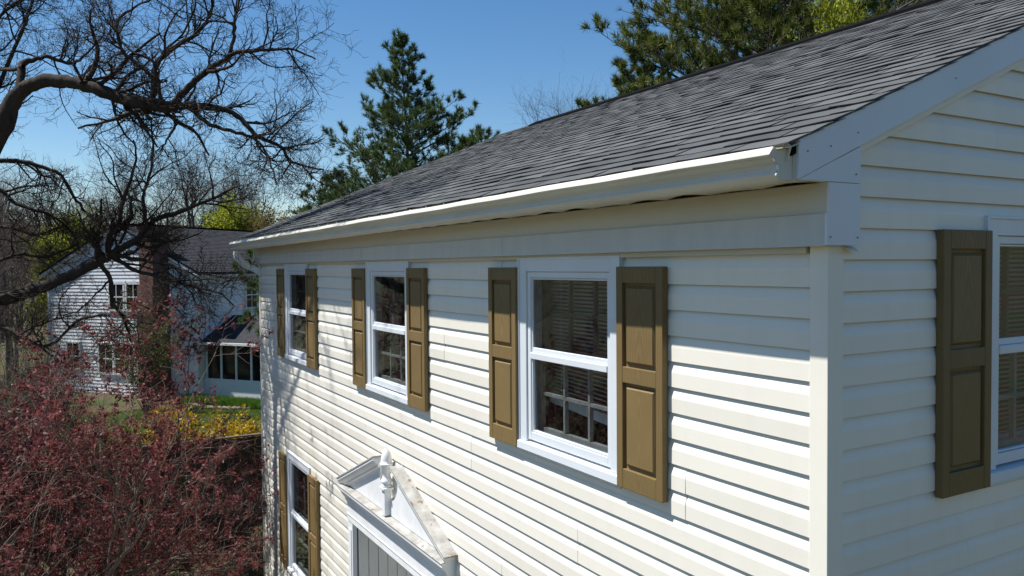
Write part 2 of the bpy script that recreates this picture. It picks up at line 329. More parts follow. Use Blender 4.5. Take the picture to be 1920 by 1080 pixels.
def wall_mesh(u0, u1, z0, z1, openings, thick, name):
    us = sorted(set([u0, u1] + [a for o in openings for a in o[:2]])); zs = sorted(set([z0, z1] + [max(z0, a) for o in openings for a in o[2:]]))
    inside = lambda u, z: any(o[0] < u < o[1] and o[2] < z < o[3] for o in openings)
    gq = Geo(); fill = {}
    for i in range(len(us) - 1):
        for j in range(len(zs) - 1): fill[i, j] = not inside((us[i] + us[i + 1]) / 2, (zs[j] + zs[j + 1]) / 2)
    for (i, j), fl in fill.items():
        if not fl: continue
        a, b_, c, d_ = us[i], us[i + 1], zs[j], zs[j + 1]
        gq.add([(a, 0, c), (b_, 0, c), (b_, 0, d_), (a, 0, d_)], [(0, 1, 2, 3)])
        gq.add([(a, thick, c), (b_, thick, c), (b_, thick, d_), (a, thick, d_)], [(3, 2, 1, 0)])
        for (di, dj, q) in ((-1, 0, [(a, 0, c), (a, thick, c), (a, thick, d_), (a, 0, d_)]), (1, 0, [(b_, 0, c), (b_, thick, c), (b_, thick, d_), (b_, 0, d_)]),
                            (0, -1, [(a, 0, c), (b_, 0, c), (b_, thick, c), (a, thick, c)]), (0, 1, [(a, 0, d_), (b_, 0, d_), (b_, thick, d_), (a, thick, d_)])):
            if not fill.get((i + di, j + dj), False): gq.add(q, [(0, 1, 2, 3)])
    return gq

opF = [(c - 0.46, c + 0.46, zz(z - h + 0.10), zz(z)) for c, z, h in WIN_F] + [(DOOR_OPEN[0], DOOR_OPEN[1], 0.0, zz(DOOR_OPEN[3]))]
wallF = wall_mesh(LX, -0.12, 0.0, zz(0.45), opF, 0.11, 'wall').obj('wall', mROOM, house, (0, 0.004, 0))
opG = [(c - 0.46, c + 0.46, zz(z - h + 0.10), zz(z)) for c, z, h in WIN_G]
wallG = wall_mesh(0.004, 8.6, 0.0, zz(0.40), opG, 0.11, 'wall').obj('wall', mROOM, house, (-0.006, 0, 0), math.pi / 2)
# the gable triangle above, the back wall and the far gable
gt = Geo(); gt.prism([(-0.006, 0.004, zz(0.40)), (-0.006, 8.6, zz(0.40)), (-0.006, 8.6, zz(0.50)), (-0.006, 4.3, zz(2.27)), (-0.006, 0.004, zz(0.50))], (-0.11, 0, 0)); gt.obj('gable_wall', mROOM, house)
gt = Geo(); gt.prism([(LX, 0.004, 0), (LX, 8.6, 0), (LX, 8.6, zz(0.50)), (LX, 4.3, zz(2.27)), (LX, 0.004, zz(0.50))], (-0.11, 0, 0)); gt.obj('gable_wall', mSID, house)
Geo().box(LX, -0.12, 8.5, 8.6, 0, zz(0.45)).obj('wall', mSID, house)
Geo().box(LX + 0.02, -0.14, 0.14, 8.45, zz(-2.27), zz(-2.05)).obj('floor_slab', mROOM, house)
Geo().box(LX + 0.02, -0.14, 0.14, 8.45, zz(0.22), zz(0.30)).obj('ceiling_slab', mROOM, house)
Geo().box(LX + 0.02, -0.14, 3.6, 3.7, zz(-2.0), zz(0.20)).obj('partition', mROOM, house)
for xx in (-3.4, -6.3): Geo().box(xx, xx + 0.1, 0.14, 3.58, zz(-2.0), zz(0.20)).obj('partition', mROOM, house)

# ---- siding: one dutch-lap plank per course and stretch
def prof(a, b):            # outward depth profile of one course, clipped to [a, b] of its height
    T, k, r = 0.0175, 0.59 * H, 0.002
    def dep(z): return T if z <= k else T + (r - T) * (z - k) / (H - k)
    zs = [a] + [q for q in (k - 0.004, k, k + 0.004) if a < q < b] + [b]
    def sm(z):
        if abs(z - k) < 0.0041: return dep(z) - (0.0007 if abs(z - k) < 0.001 else 0)
        return dep(z)
    return [(sm(q), q) for q in zs]
pcache = {}
SEAM = [[]]
def plank(parent, u0, u1, zbot, a, b, along):
    for q in SEAM[0]:
        if u0 + 0.25 < q < u1 - 0.25:
            plank(parent, u0, q + 0.02, zbot, a, b, 1); plank(parent, q, u1, zbot, a, b, 0); return
    if u1 - u0 < 0.02 or b - a < 0.006: return
    key = (round(u1 - u0, 3), round(a, 4), round(b, 4))
    if key not in pcache:
        L = u1 - u0; p = prof(a, b); gq = Geo()
        # a thin shell with a hollow behind its butt, like the real panel; the top edge tucks up under the course above
        if b > H - 1e-6: p = p + [(0.002, H + 0.014)]
        poly = [(0, -d, z) for d, z in p] + [(0, -max(d - 0.0028, 0.0), z) for d, z in p[::-1]]
        gq.prism(poly, (L, 0, 0)); me = gq.mesh('siding_plank'); me.materials.append(mSID); pcache[key] = me
    o = bpy.data.objects.new('siding_plank', pcache[key]); COL.objects.link(o); o.parent = parent
    o.location = (u0, random.uniform(-0.0010, 0.0) - 0.0022 * along, zbot + random.uniform(-0.0008, 0.0008)); o.rotation_euler = (random.gauss(0, 0.006), random.gauss(0, 0.00012), 0)

def side(parent, u0f, u1f, ztop, nrow, holes, zmin):
    for k in range(nrow):
        z0 = ztop - H * (k + 1); z1 = z0 + H
        if z1 < zmin: break
        u0, u1 = u0f(z0), u1f(z0)
        SEAM[0] = [u0f(z0) + q for q in np.arange(((k // 2) * 1.37) % 3.66, 14, 3.66)]
        cuts = sorted([h for h in holes if h[2] < z1 and h[3] > z0])
        cur = u0
        for h in cuts:
            plank(parent, cur, h[0], zz(z0), 0, H, 0)
            if h[2] > z0: plank(parent, max(h[0], cur), h[1], zz(z0), 0, h[2] - z0, 0)
            if h[3] < z1: plank(parent, max(h[0], cur), h[1], zz(z0), h[3] - z0, H, 0)
            cur = max(cur, h[1])
        plank(parent, cur, u1, zz(z0), 0, H, 0)
hF = [(c - HALF, c + HALF, z - h + 0.045, z + 0.052) for c, z, h in WIN_F] + [(DOOR[0] + 0.06, DOOR[1] - 0.06, DOOR[2] - 1, DOOR[3] + 0.0)]
side(wallF, lambda z: LX + 0.055, lambda z: -0.073, 0.036, 40, hF, -4.95)
hG = [(c - HALF, c + HALF, z - h + 0.045, z + 0.052) for c, z, h in WIN_G]
RS = 0.417                                   # roof rise over run
rake_bot = lambda y: 0.415 + RS * y
side(wallG, lambda z: max(0.068, (z - 0.415) / RS - 0.02), lambda z: min(8.56, 8.6 - (z - 0.415) / RS) if z > 0.415 else 8.56, 0.400 + 15 * H, 56, hG, -4.95)

# ---- corner posts
def lpost(x, sx):
    gq = Geo(); t = 0.004
    gq.prism([(x - sx * 0.073, -0.021, 0.04), (x + sx * 0.014, -0.021, 0.04), (x + sx * 0.014, 0.073, 0.04), (x, 0.073, 0.04), (x, -0.006, 0.04), (x - sx * 0.073, -0.006, 0.04)], (0, 0, zz(0.08) - 0.04))
    gq.obj('corner_post', mSID, house, bevel=0.003)
lpost(0.0, 1); lpost(LX, -1)

# ---- eave: frieze boards, soffit, fascia
xe0, xe1 = -10.20, 0.046
seams = [xe0, -7.55, -5.30, -2.50, 0.048]
for i in range(4):
    Geo().box(seams[i] + 0.002, seams[i + 1] - 0.002 - (0.0 if i < 3 else 0.0065), -0.072 - 0.001 * (i % 2), 0.0, zz(0.071), zz(0.196)).obj('frieze_board', mFRZ, house, bevel=0.002)
Geo().box(xe0, xe1 - 0.0065, -0.060, 0.0, zz(0.196), zz(0.318)).obj('frieze_board', mTRIM, house, bevel=0.002)
Geo().box(LX + 0.05, -0.085, -0.030, -0.004, zz(0.045), zz(0.0705)).obj('undersill_trim', mTRIM, house)
Geo().box(xe0, xe1 - 0.004, -0.238, -0.222, zz(0.312), zz(0.450)).obj('fascia_board', mTRIM, house, bevel=0.002)
# vented soffit: buckled panels with ribs
ns = 34
for i in range(ns):
    a = xe0 + 0.01 + (xe1 - 0.03 - xe0) * i / ns; b_ = xe0 + 0.01 + (xe1 - 0.03 - xe0) * (i + 1) / ns - 0.004
    gq = Geo(); m_ = 13
    vs = []
    bow = 0.010 + 0.006 * math.sin(i * 2.1)
    for k in range(m_):
        t = k / (m_ - 1); xx = a + (b_ - a) * t; wob = bow * math.sin(math.pi * t) - 0.004 + (0.0015 if k % 2 else 0)
        vs += [(xx, -0.221, zz(0.316)), (xx, -0.068, zz(0.320) + wob)]
    gq.add(vs, [(2 * k, 2 * k + 1, 2 * k + 3, 2 * k + 2) for k in range(m_ - 1)])
    gq.obj('soffit_panel', mTRIM, house)
Geo().box(xe0, xe1 - 0.02, -0.221, -0.01, zz(0.335), zz(0.345)).obj('soffit_gap_shade', mDARK, house)  # dark sheet standing in for the shade inside the gap at the frieze

# ---- boxed return and rake board on the gable
xb = 0.052
def gpoly(name, pts, m_, x=xb, th=0.05, bev=0.002):
    gq = Geo(); gq.prism([(x, y, zz(z)) for y, z in pts], (-th, 0, 0)); return gq.obj(name, m_, house, bevel=bev)
gpoly('return_board', [(-0.0745, 0.074), (0.121, 0.074), (0.121, 0.3155), (-0.0625, 0.3155), (-0.0625, 0.197), (-0.0745, 0.197)], mBOX, xb, 0.012, 0)
gpoly('return_board', [(-0.236, 0.3175), (0.1225, 0.3175), (0.1225, 0.4645)], mBOX, xb + 0.001)
gpoly('rake_board', [(-0.238, rake_bot(-0.238) + 0.002), (4.3, rake_bot(4.3) + 0.002), (4.3, rake_bot(4.3) + 0.148), (-0.238, rake_bot(-0.238) + 0.148)], mBOX, xb + 0.004)
gpoly('rake_board', [(8.84, rake_bot(-0.238)), (8.84, rake_bot(-0.238) + 0.15), (4.302, rake_bot(4.3) + 0.155), (4.302, rake_bot(4.3) + 0.002)], mBOX, xb + 0.004)
gpoly('rake_trim', [(0.126, rake_bot(0.126) - 0.030), (4.3, rake_bot(4.3) - 0.030), (4.3, rake_bot(4.3)), (0.126, rake_bot(0.126))], mSID, 0.036, 0.03)
gpoly('rake_trim', [(4.302, rake_bot(4.3) - 0.030), (8.5, rake_bot(0.1) - 0.030), (8.5, rake_bot(0.1)), (4.302, rake_bot(4.3))], mSID, 0.036, 0.03)
# loose bit of bent channel under the return
gq = Geo(); gq.prism([(0.014, 0.062, zz(0.071)), (0.020, 0.121, zz(0.066)), (0.052, 0.121, zz(0.044)), (0.050, 0.066, zz(0.050))], (0, 0, 0.004)); gq.obj('bent_channel', mSID, house)
# nail heads
for y, z in ((-0.06, 0.105), (0.10, 0.105), (0.09, 0.352), (-0.06, 0.452), (0.10, 0.515), (0.75, 0.80), (0.95, 0.965), (1.8, 1.20), (-0.19, 0.425)):
    Geo().tube([(xb + 0.0035, y, zz(z)), (xb + 0.0065, y, zz(z))], 0.0032, 6).obj('nail_head', mNAIL, house)
# curled white drip edge at the eave end
gq = Geo(); gq.sheet([(0.064, -0.335 + 0.10 * t, zz(0.428 + 0.030 * t * t)) for t in np.linspace(0, 1, 8)], (-0.09, 0, 0)); o = gq.obj('drip_edge', mGUT, house)
o.modifiers.new('s', 'SOLIDIFY').thickness = 0.003

# ---- gutter (falls gently to the far downspout)
gprof = [(0.0, 0.0), (0.0, -0.118), (0.076, -0.118), (0.079, -0.112), (0.094, -0.098), (0.094, -0.094), (0.085, -0.083), (0.084, -0.076), (0.092, -0.060), (0.104, -0.047), (0.112, -0.040), (0.114, -0.033), (0.126, -0.030), (0.128, -0.026), (0.126, -0.020), (0.108, 0.003), (0.102, 0.004), (0.100, -0.004)]
gx0, gx1 = -10.42, 0.030
zl = lambda x: zz(0.432 + 0.0035 * (x - gx1))
gq = Geo(); n_ = len(gprof); vs = []; nseg = 40
for i in range(nseg + 1):
    x = gx0 + (gx1 - gx0) * i / nseg; wob = 0.0016 * math.sin(i * 1.7) + 0.001 * math.sin(i * 0.6)
    vs += [(x, -0.239 - o_ - (wob if o_ > 0.09 else 0), zl(x) + z_ + (wob * 0.8 if z_ > -0.05 else 0)) for o_, z_ in gprof]
gq.add(vs, [(i * n_ + k, i * n_ + k + 1, (i + 1) * n_ + k + 1, (i + 1) * n_ + k) for i in range(nseg) for k in range(n_ - 1)])
gut = gq.obj('gutter', mGUT, house); gut.modifiers.new('s', 'SOLIDIFY').thickness = 0.0018
capp = [p for p in gprof[:-2]]
for xx, s in ((gx1 + 0.0015, 1), (gx0 - 0.0035, 1)):
    Geo().prism([(xx, -0.239 - o_, zl(xx) + z_ - (0.004 if z_ > -0.001 else 0)) for o_, z_ in capp], (0.002, 0, 0)).obj('end_cap', mGUT, gut)
# folded edge and sealant on the near end cap
Geo().box(gx1 + 0.0036, gx1 + 0.011, -0.247, -0.239, zl(0) - 0.118, zl(0) + 0.010).obj('end_cap_flange', mGUT, gut)
sq = Geo()
for dz, dy in ((-0.070, -0.330), (-0.078, -0.327), (-0.101, -0.336)): sq.lathe([(0.0008, -0.006), (0.0045, -0.003), (0.004, 0.003), (0.0008, 0.006)], (gx1 + 0.006, dy, zl(0) + dz), 6)
sq.obj('sealant_dabs', mWHITE, gut)
hg = Geo()
for i in range(18):
    x = gx0 + 0.3 + i * 0.585
    hg.box(x, x + 0.02, -0.350, -0.240, zl(x) - 0.012, zl(x) - 0.008)
hg.obj('hanger', mGUT, gut)
# downspout with its ribbed elbow
def rect_tube(gq, pts, a, b, ribs=False):
    P = [Vector(p) for p in pts]
    for i in range(len(P) - 1):
        pass
    vs = []; K = len(P)
    for i, p in enumerate(P):
        t = (P[min(i + 1, K - 1)] - P[max(i - 1, 0)]).normalized()
        sx = Vector((1, 0, 0)); u_ = t.cross(sx).normalized()
        k = 1.0 + (0.07 if (ribs and i % 2) else 0)
        vs += [p + sx * a * k + u_ * b * k, p - sx * a * k + u_ * b * k, p - sx * a * k - u_ * b * k, p + sx * a * k - u_ * b * k]
    gq.add(vs, [(i * 4 + k, i * 4 + (k + 1) % 4, (i + 1) * 4 + (k + 1) % 4, (i + 1) * 4 + k) for i in range(K - 1) for k in range(4)])
    return gq
ex = -10.27; el = [(ex, -0.285, zz(0.262)), (ex, -0.285, zz(0.205))]
for t in np.linspace(0, 1, 13)[1:]:
    an = t * math.radians(62); el.append((ex, -0.285 + 0.085 * (1 - math.cos(an)), zz(0.205) - 0.085 * math.sin(an)))
el += [(ex, -0.17, zz(0.055)), (ex, -0.115, zz(0.028))]
for t in np.linspace(0, 1, 9)[1:]:
    el.append((ex + 0.16 * t, -0.115 + 0.148 * t, zz(0.028) - 0.105 * t * (0.5 + 0.5 * t)))
ds = rect_tube(Geo(), el, 0.048, 0.042, True).obj('downspout', mWHITE, house)
Geo().box(ex + 0.125, ex + 0.197, 0.005, 0.062, 0.10, zz(-0.065)).obj('downspout_pipe', mGUT, ds, bevel=0.006)

# ---- roof: deck, back slope, ridge vent, shingles
rtop = lambda y: zz(0.573 + RS * y)
xr0, xr1 = -10.36, 0.074
yr = 4.30
roof = Geo()
roof.prism([(xr0, -0.262, rtop(-0.262) - 0.030), (xr0, yr, rtop(yr) - 0.030), (xr0, 8.87, rtop(-0.262) - 0.030), (xr0, 8.87, rtop(-0.262) - 0.060), (xr0, yr, rtop(yr) - 0.07), (xr0, -0.262, rtop(-0.262) - 0.060)], (0.044 - xr0, 0, 0))
roofo = roof.obj('roof', mVENT, house)
back = Geo(); back.prism([(xr0, yr, rtop(yr) - 0.008), (xr0, 8.90, rtop(-0.30) - 0.008), (xr0, 8.90, rtop(-0.30) - 0.026), (xr0, yr, rtop(yr) - 0.026)], (xr1 - xr0, 0, 0)); 
bo = back.mesh('back_slope'); link('back_slope', bo, mSHIN, roofo)
ca, sa = 1 / math.hypot(1, RS), RS / math.hypot(1, RS)
SLEN = (yr + 0.285) / ca
EXPO = 0.134; NC = int(SLEN / EXPO) + 1
def tab_mesh(wd, rr, full=0.21):
    k = 6; us = np.linspace(0, wd, k); vs = []
    lift = abs(rr.normal(0, 0.0028)); tilt = rr.normal(0, 0.0028); ph = rr.uniform(0, 6); amp = rr.uniform(0.0005, 0.0022)
    thk = rr.uniform(0.0055, 0.0075); cut = rr.normal(0, 0.0026)
    for j, u_ in enumerate(us):
        t = u_ / wd - 0.5
        b_ = 0.003 + lift + tilt * t + amp * math.sin(ph + j * 1.1)
        s0 = cut + rr.normal(0, 0.0008)
        vs += [(u_, s0 + 0.002, b_), (u_, s0, b_ + thk), (u_, full * 0.5, 0.0035 + 0.5 * lift + thk * 0.55), (u_, full, -0.006)]
    fs = []
    for j in range(k - 1):
        for q in range(3): fs.append((j * 4 + q, (j + 1) * 4 + q, (j + 1) * 4 + q + 1, j * 4 + q + 1))
        fs.append((j * 4 + 3, (j + 1) * 4 + 3, (j + 1) * 4, j * 4))
    e = (k - 1) * 4
    fs += [(0, 1, 2, 3), (e + 3, e + 2, e + 1, e)]
    return np.array(vs), fs, float(np.clip(rr.normal(0.5, 0.20), -0.2, 1.0))
rr = np.random.default_rng(21)
TW = 0.305
variants = [tab_mesh(TW - 0.010, rr) for _ in range(40)]
tabs = []
for c in range(NC):
    s = -0.012 + c * EXPO; off = (c % 2) * TW * 0.5 + (c // 2 % 3) * 0.04 + rr.normal(0, 0.006)
    wavy = rr.normal(0, 0.0022)
    x = xr1 - 0.004 * rr.random() - 0.0; first = True
    w_ = TW * 0.5 if c % 2 else TW
    w_ = max(0.12, w_ - (c // 2 % 3) * 0.04)
    while x > xr0 + 0.02:
        ww = min(w_ if first else TW, x - xr0)
        tabs.append((x - ww, s + wavy + 0.004 * math.sin(x * 0.9 + c * 0.7) + rr.normal(0, 0.0012), ww, c)); x -= ww; first = False
RM = np.array([[1, 0, 0], [0, ca, -sa], [0, sa, ca]])
base = np.array([0, -0.285, rtop(-0.285) - 0.010])
def sdist(t): return np.linalg.norm(np.array([t[0] + 0.15, -0.285 + t[1] * ca, rtop(-0.285) + t[1] * sa]) - CAM)
tabs.sort(key=sdist)
mcache = {}
def vmesh(vi):
    if vi not in mcache:
        vs, fs, tone = variants[vi]; me = bpy.data.meshes.new('shingle'); me.from_pydata((vs @ RM.T).tolist(), [], fs); me.materials.append(mSHIN)
        a = me.attributes.new('tone', 'FLOAT', 'POINT'); a.data.foreach_set('value', [tone] * len(vs)); mcache[vi] = me
    return mcache[vi]
allV, allF, allT, nv = [], [], [], 0; made = 0
for t in tabs:
    x0_, s, ww, c = t
    vi = int(rr.integers(0, 40))
    smax = SLEN - s
    if made < 290 and abs(ww - TW) < 0.001 and smax > 0.25:
        o = bpy.data.objects.new('shingle', vmesh(vi)); COL.objects.link(o); o.parent = roofo
        o.location = base + RM @ np.array([x0_, s, 0.0]); made += 1
    else:
        vs, fs, tone = variants[vi]; v2 = vs.copy(); v2[:, 0] *= (ww - 0.010) / (TW - 0.010); v2[:, 0] += x0_; v2[:, 1] = np.minimum(v2[:, 1] + s, SLEN)
        v3 = v2 @ RM.T + base; allV.append(v3); allF += [tuple(i + nv for i in f) for f in fs]; allT += [tone] * len(vs); nv += len(vs)
me = bpy.data.meshes.new('shingle_field'); me.from_pydata(np.concatenate(allV).tolist(), [], allF); me.materials.append(mSHIN)
a = me.attributes.new('tone', 'FLOAT', 'POINT'); a.data.foreach_set('value', allT)
o = bpy.data.objects.new('shingle_field', me); COL.objects.link(o); o.parent = roofo; o['kind'] = 'stuff'
Geo().prism([(xr0 + 0.03, -0.272, rtop(-0.272) - 0.012), (xr0 + 0.03, -0.286, rtop(-0.272) - 0.075), (xr0 + 0.03, -0.282, rtop(-0.272) - 0.075), (xr0 + 0.03, -0.262, rtop(-0.272) - 0.020)], (xr1 - xr0 - 0.06, 0, 0)).obj('drip_edge', mGUT, roofo)
rv = Geo(); yb = 0.14
rv.prism([(-9.15, yr - yb, rtop(yr - yb) + 0.004), (-9.15, yr - yb, rtop(yr - yb) + 0.026), (-9.15, yr, rtop(yr) + 0.036), (-9.15, yr + yb, rtop(yr - yb) + 0.026), (-9.15, yr + yb, rtop(yr - yb) + 0.004), (-9.15, yr, rtop(yr) + 0.008)], (9.15 + xr1 - 0.01, 0, 0))
rv.obj('ridge_vent', mVENT, roofo)
rv = Geo(); rv.prism([(xr0, yr - 0.12, rtop(yr - 0.12) + 0.002), (xr0, yr, rtop(yr) + 0.010), (xr0, yr + 0.12, rtop(yr - 0.12) + 0.002), (xr0, yr, rtop(yr) - 0.004)], (-9.152 - xr0, 0, 0)); rv.obj('ridge_cap', mSHIN, roofo)
# far rake board
gq = Geo(); gq.prism([(LX - 0.05, -0.238, zz(rake_bot(-0.238))), (LX - 0.05, yr, zz(rake_bot(yr))), (LX - 0.05, yr, zz(rake_bot(yr) + 0.13)), (LX - 0.05, -0.238, zz(rake_bot(-0.238) + 0.13))], (-0.10, 0, 0)); gq.obj('rake_board', mBOX, house)

# ---- shutters
def shutter_meshes(wd, ht):
    st = 0.052; tr, mr, br_ = 0.085, 0.085, 0.105; mid = ht * 0.485
    pan = [(-tr, -mid + mr / 2), (-mid - mr / 2, -ht + br_)]
    th = 0.036
    fr = Geo()
    # stiles and rails, then a chamfered recess round each panel
    fr.box(0, st, -th, 0, -ht, 0); fr.box(wd - st, wd, -th, 0, -ht, 0)
    for a, b_ in ((0, -tr), (-mid + mr / 2, -mid - mr / 2), (-ht + br_, -ht)): fr.box(st, wd - st, -th + 0.0006, 0, b_, a)
    panels = []
    for zt, zb in pan:
        p = Geo(); x0, x1 = st, wd - st; g1, g2 = 0.016, 0.030
        o_ = [(x0, zb), (x1, zb), (x1, zt), (x0, zt)]
        i1 = [(x0 + g1, zb + g1), (x1 - g1, zb + g1), (x1 - g1, zt - g1), (x0 + g1, zt - g1)]
        i2 = [(x0 + g2, zb + g2), (x1 - g2, zb + g2), (x1 - g2, zt - g2), (x0 + g2, zt - g2)]
        vs = [(x, -th + 0.020, z) for x, z in o_] + [(x, -th + 0.022, z) for x, z in i1] + [(x, -th + 0.005, z) for x, z in i2] + [(x, -0.002, z) for x, z in o_]
        fs = [(a, (a + 1) % 4, 4 + (a + 1) % 4, 4 + a) for a in range(4)] + [(4 + a, 4 + (a + 1) % 4, 8 + (a + 1) % 4, 8 + a) for a in range(4)] + [(8, 9, 10, 11), (15, 14, 13, 12)] + [(12 + a, 12 + (a + 1) % 4, (a + 1) % 4, a) for a in range(4)]
        p.add(vs, fs); panels.append(p)
    return fr, panels
SHW = 0.372
def make_shutter(x, z, ht, gable=False, lab=None):
    key = round(ht, 3)
    if key not in scache:
        fr, ps = shutter_meshes(SHW, ht); scache[key] = (fr.mesh('shutter'), [p.mesh('raised_panel') for p in ps])
        scache[key][0].materials.append(mSHUT); [m_.materials.append(mSHUT) for m_ in scache[key][1]]
    fm, pm = scache[key]
    o = link('shutter', fm, None, house, (x, -0.0185, zz(z)) if not gable else (0.0125, x, zz(z)), math.pi / 2 if gable else 0)
    b = o.modifiers.new('b', 'BEVEL'); b.width = 0.0035; b.segments = 2; b.limit_method = 'ANGLE'
    for m_ in pm: link('raised_panel', m_, None, o)
    if lab: o['label'] = lab
scache = {}
for c, z, h in WIN_F:
    for s in (-1, 1): make_shutter(c - 0.535 - SHW if s < 0 else c + 0.535, z - 0.004 - (0.012 if h > 1.3 else 0), 1.174 if h < 1.3 else 1.52)
make_shutter(1.06 - SHW, 0.148, 1.174, True); make_shutter(1.06 + 1.07, 0.148, 1.174, True)

# ---- windows: aluminium-clad casing, storm frame with two panes, old divided sash behind
def ring(g_, x0, x1, z0, z1, wl, wr, wb, wt, y0, y1):
    g_.box(x0, x0 + wl, y0, y1, z0, z1); g_.box(x1 - wr, x1, y0, y1, z0, z1)
    g_.box(x0 + wl, x1 - wr, y0 + 0.0005, y1, z0, z0 + wb); g_.box(x0 + wl, x1 - wr, y0 + 0.0005, y1, z1 - wt, z1)
wcache = {}
def window_meshes(h):
    if h in wcache: return wcache[h]
    B = -h + 0.05; out = []
    cs = Geo()
    # casing with a raised outer lip
    for x0, x1 in ((-HALF, -0.445), (0.445, HALF)): cs.box(x0, x1, -0.030, 0.11, B + 0.075, 0.05)
    cs.box(-0.445, 0.445, -0.0295, 0.11, -0.032, 0.05)
    ring(cs, -HALF - 0.012, HALF + 0.012, B + 0.005, 0.058, 0.020, 0.020, 0.014, 0.014, -0.038, -0.003)
    out.append(('window', cs, mALU, 0.002))
    sill = Geo(); sill.prism([(-HALF - 0.004, 0.10, B + 0.090), (-HALF - 0.004, -0.050, B + 0.070), (-HALF - 0.004, -0.052, B + 0.022), (-HALF - 0.004, -0.020, B + 0.016), (-HALF - 0.004, 0.10, B + 0.016)], (2 * HALF + 0.008, 0, 0)); out.append(('sill', sill, mALU, 0.003))
    sf = Geo(); zb = B + 0.090; zt = -0.034
    ring(sf, -0.443, 0.443, zb, zt, 0.036, 0.036, 0.052, 0.036, -0.018, 0.016)
    ring(sf, -0.405, 0.405, zb + 0.054, zt - 0.038, 0.010, 0.010, 0.010, 0.010, -0.010, 0.014); out.append(('storm_frame', sf, mALU, 0.002))
    zm = (zb + zt) / 2 + 0.01
    mrr = Geo(); mrr.box(-0.406, 0.406, -0.024, 0.010, zm - 0.026, zm + 0.014); mrr.box(-0.400, 0.400, -0.008, 0.012, zm + 0.0145, zm + 0.046); out.append(('meeting_rail', mrr, mALU, 0.003))
    gq = Geo(); gq.box(-0.395, 0.395, 0.000, 0.003, zm + 0.046, zt - 0.047); out.append(('pane', gq, mGLASS, 0))
    gq = Geo(); gq.box(-0.395, 0.395, 0.006, 0.009, zb + 0.063, zm - 0.026); out.append(('pane', gq, mGLASS, 0))
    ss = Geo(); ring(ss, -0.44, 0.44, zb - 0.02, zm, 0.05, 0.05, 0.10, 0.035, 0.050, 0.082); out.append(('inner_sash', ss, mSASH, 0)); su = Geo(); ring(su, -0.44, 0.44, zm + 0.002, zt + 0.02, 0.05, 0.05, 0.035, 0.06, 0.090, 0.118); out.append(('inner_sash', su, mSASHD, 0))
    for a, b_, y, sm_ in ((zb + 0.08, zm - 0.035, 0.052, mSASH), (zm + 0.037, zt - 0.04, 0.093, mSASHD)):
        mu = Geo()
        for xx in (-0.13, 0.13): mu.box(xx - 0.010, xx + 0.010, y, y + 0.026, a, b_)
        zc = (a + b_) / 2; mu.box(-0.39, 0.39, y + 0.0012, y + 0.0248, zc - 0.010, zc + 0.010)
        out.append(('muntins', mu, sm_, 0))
    r_ = []
    for nm, g_, m_, bv in out:
        me_ = g_.mesh(nm); me_.materials.append(m_); r_.append((nm, me_, bv))
    wcache[h] = r_; return r_
def make_window(c, z, h, gable=False):
    root = None
    for nm, me_, bv in window_meshes(h):
        if root is None:
            root = link(nm, me_, None, house, (c, 0.002, zz(z)) if not gable else (-0.008, c, zz(z)), math.pi / 2 if gable else 0); o = root
        else: o = link(nm, me_, None, root)
        if bv:
            b = o.modifiers.new('b', 'BEVEL'); b.width = bv; b.segments = 1; b.limit_method = 'ANGLE'
    return root
for c, z, h in WIN_F: make_window(c, z, h)
for c, z, h in WIN_G: make_window(c, z, h, True)

# ---- blinds and curtains (they hang inside, things of their own)
def blind(c, z, n, slack, label, gable=False):
    t = empty('mini_blind', (c, 0.15, zz(z)) if not gable else (-0.15, c, zz(z)), math.pi / 2 if gable else 0); tag(t, label, 'window blind')
    gq = Geo()
    for i in range(n):
        zt = -0.055 - 0.0235 * i; d_ = slack * (i / n) ** 3
        an = math.radians(38); dy, dz = 0.0125 * math.cos(an), 0.0125 * math.sin(an)
        gq.add([(-0.42, -dy, zt + dz), (0.42, -dy, zt + dz - d_), (0.42, 0, zt + 0.003 - d_), (-0.42, 0, zt + 0.003), (0.42, dy, zt - dz - d_), (-0.42, dy, zt - dz)], [(0, 1, 2, 3), (3, 2, 4, 5)])
    gq.obj('slats', mBLIND, t)
    Geo().box(-0.43, 0.43, -0.02, 0.02, -0.045, -0.012).obj('head_rail', mBLIND, t)
    zb_ = -0.055 - 0.0235 * n
    gq = Geo(); gq.prism([(-0.42, -0.013, zb_ - 0.05), (0.42, -0.013, zb_ - 0.05 - slack), (0.42, -0.013, zb_ + 0.01 - slack), (-0.42, -0.013, zb_ + 0.01)], (0, 0.026, 0)); gq.obj('bottom_rail', mWHITE, t)
    gq = Geo()
    for xx in (-0.28, 0.28): gq.tube([(xx, -0.016, -0.04), (xx, -0.016, zb_)], 0.0012, 4)
    gq.obj('ladder_cords', mWHITE, t)
blind(WIN_F[0][0], 0.0, 33, 0.07, 'grey mini blind let down crookedly behind the front window beside the house corner')
blind(WIN_G[0][0], 0.16, 42, 0.0, 'grey mini blind behind the gable-end window', True)
def curtain(c, z, h, side_, label):
    gq = Geo(); n = 26; vs = []
    for k in range(n):
        t = k / (n - 1); xx = side_ * (0.42 - 0.26 * t); yy = 0.16 + 0.022 * math.sin(t * 26)
        vs += [(c + xx, yy, zz(z - 0.03)), (c + xx * (1.0 - 0.05 * math.sin(t * 3)), yy + 0.01, zz(z - h + 0.15))]
    gq.add(vs, [(2 * k, 2 * k + 2, 2 * k + 3, 2 * k + 1) for k in range(n - 1)])
    o = gq.obj('curtain', mCURT, None, smooth=True); o.modifiers.new('s', 'SOLIDIFY').thickness = 0.003; tag(o, label, 'curtain')
curtain(WIN_F[1][0], 0, 1.25, -1, 'grey curtain drawn aside in the upstairs window above the door pediment, far jamb')
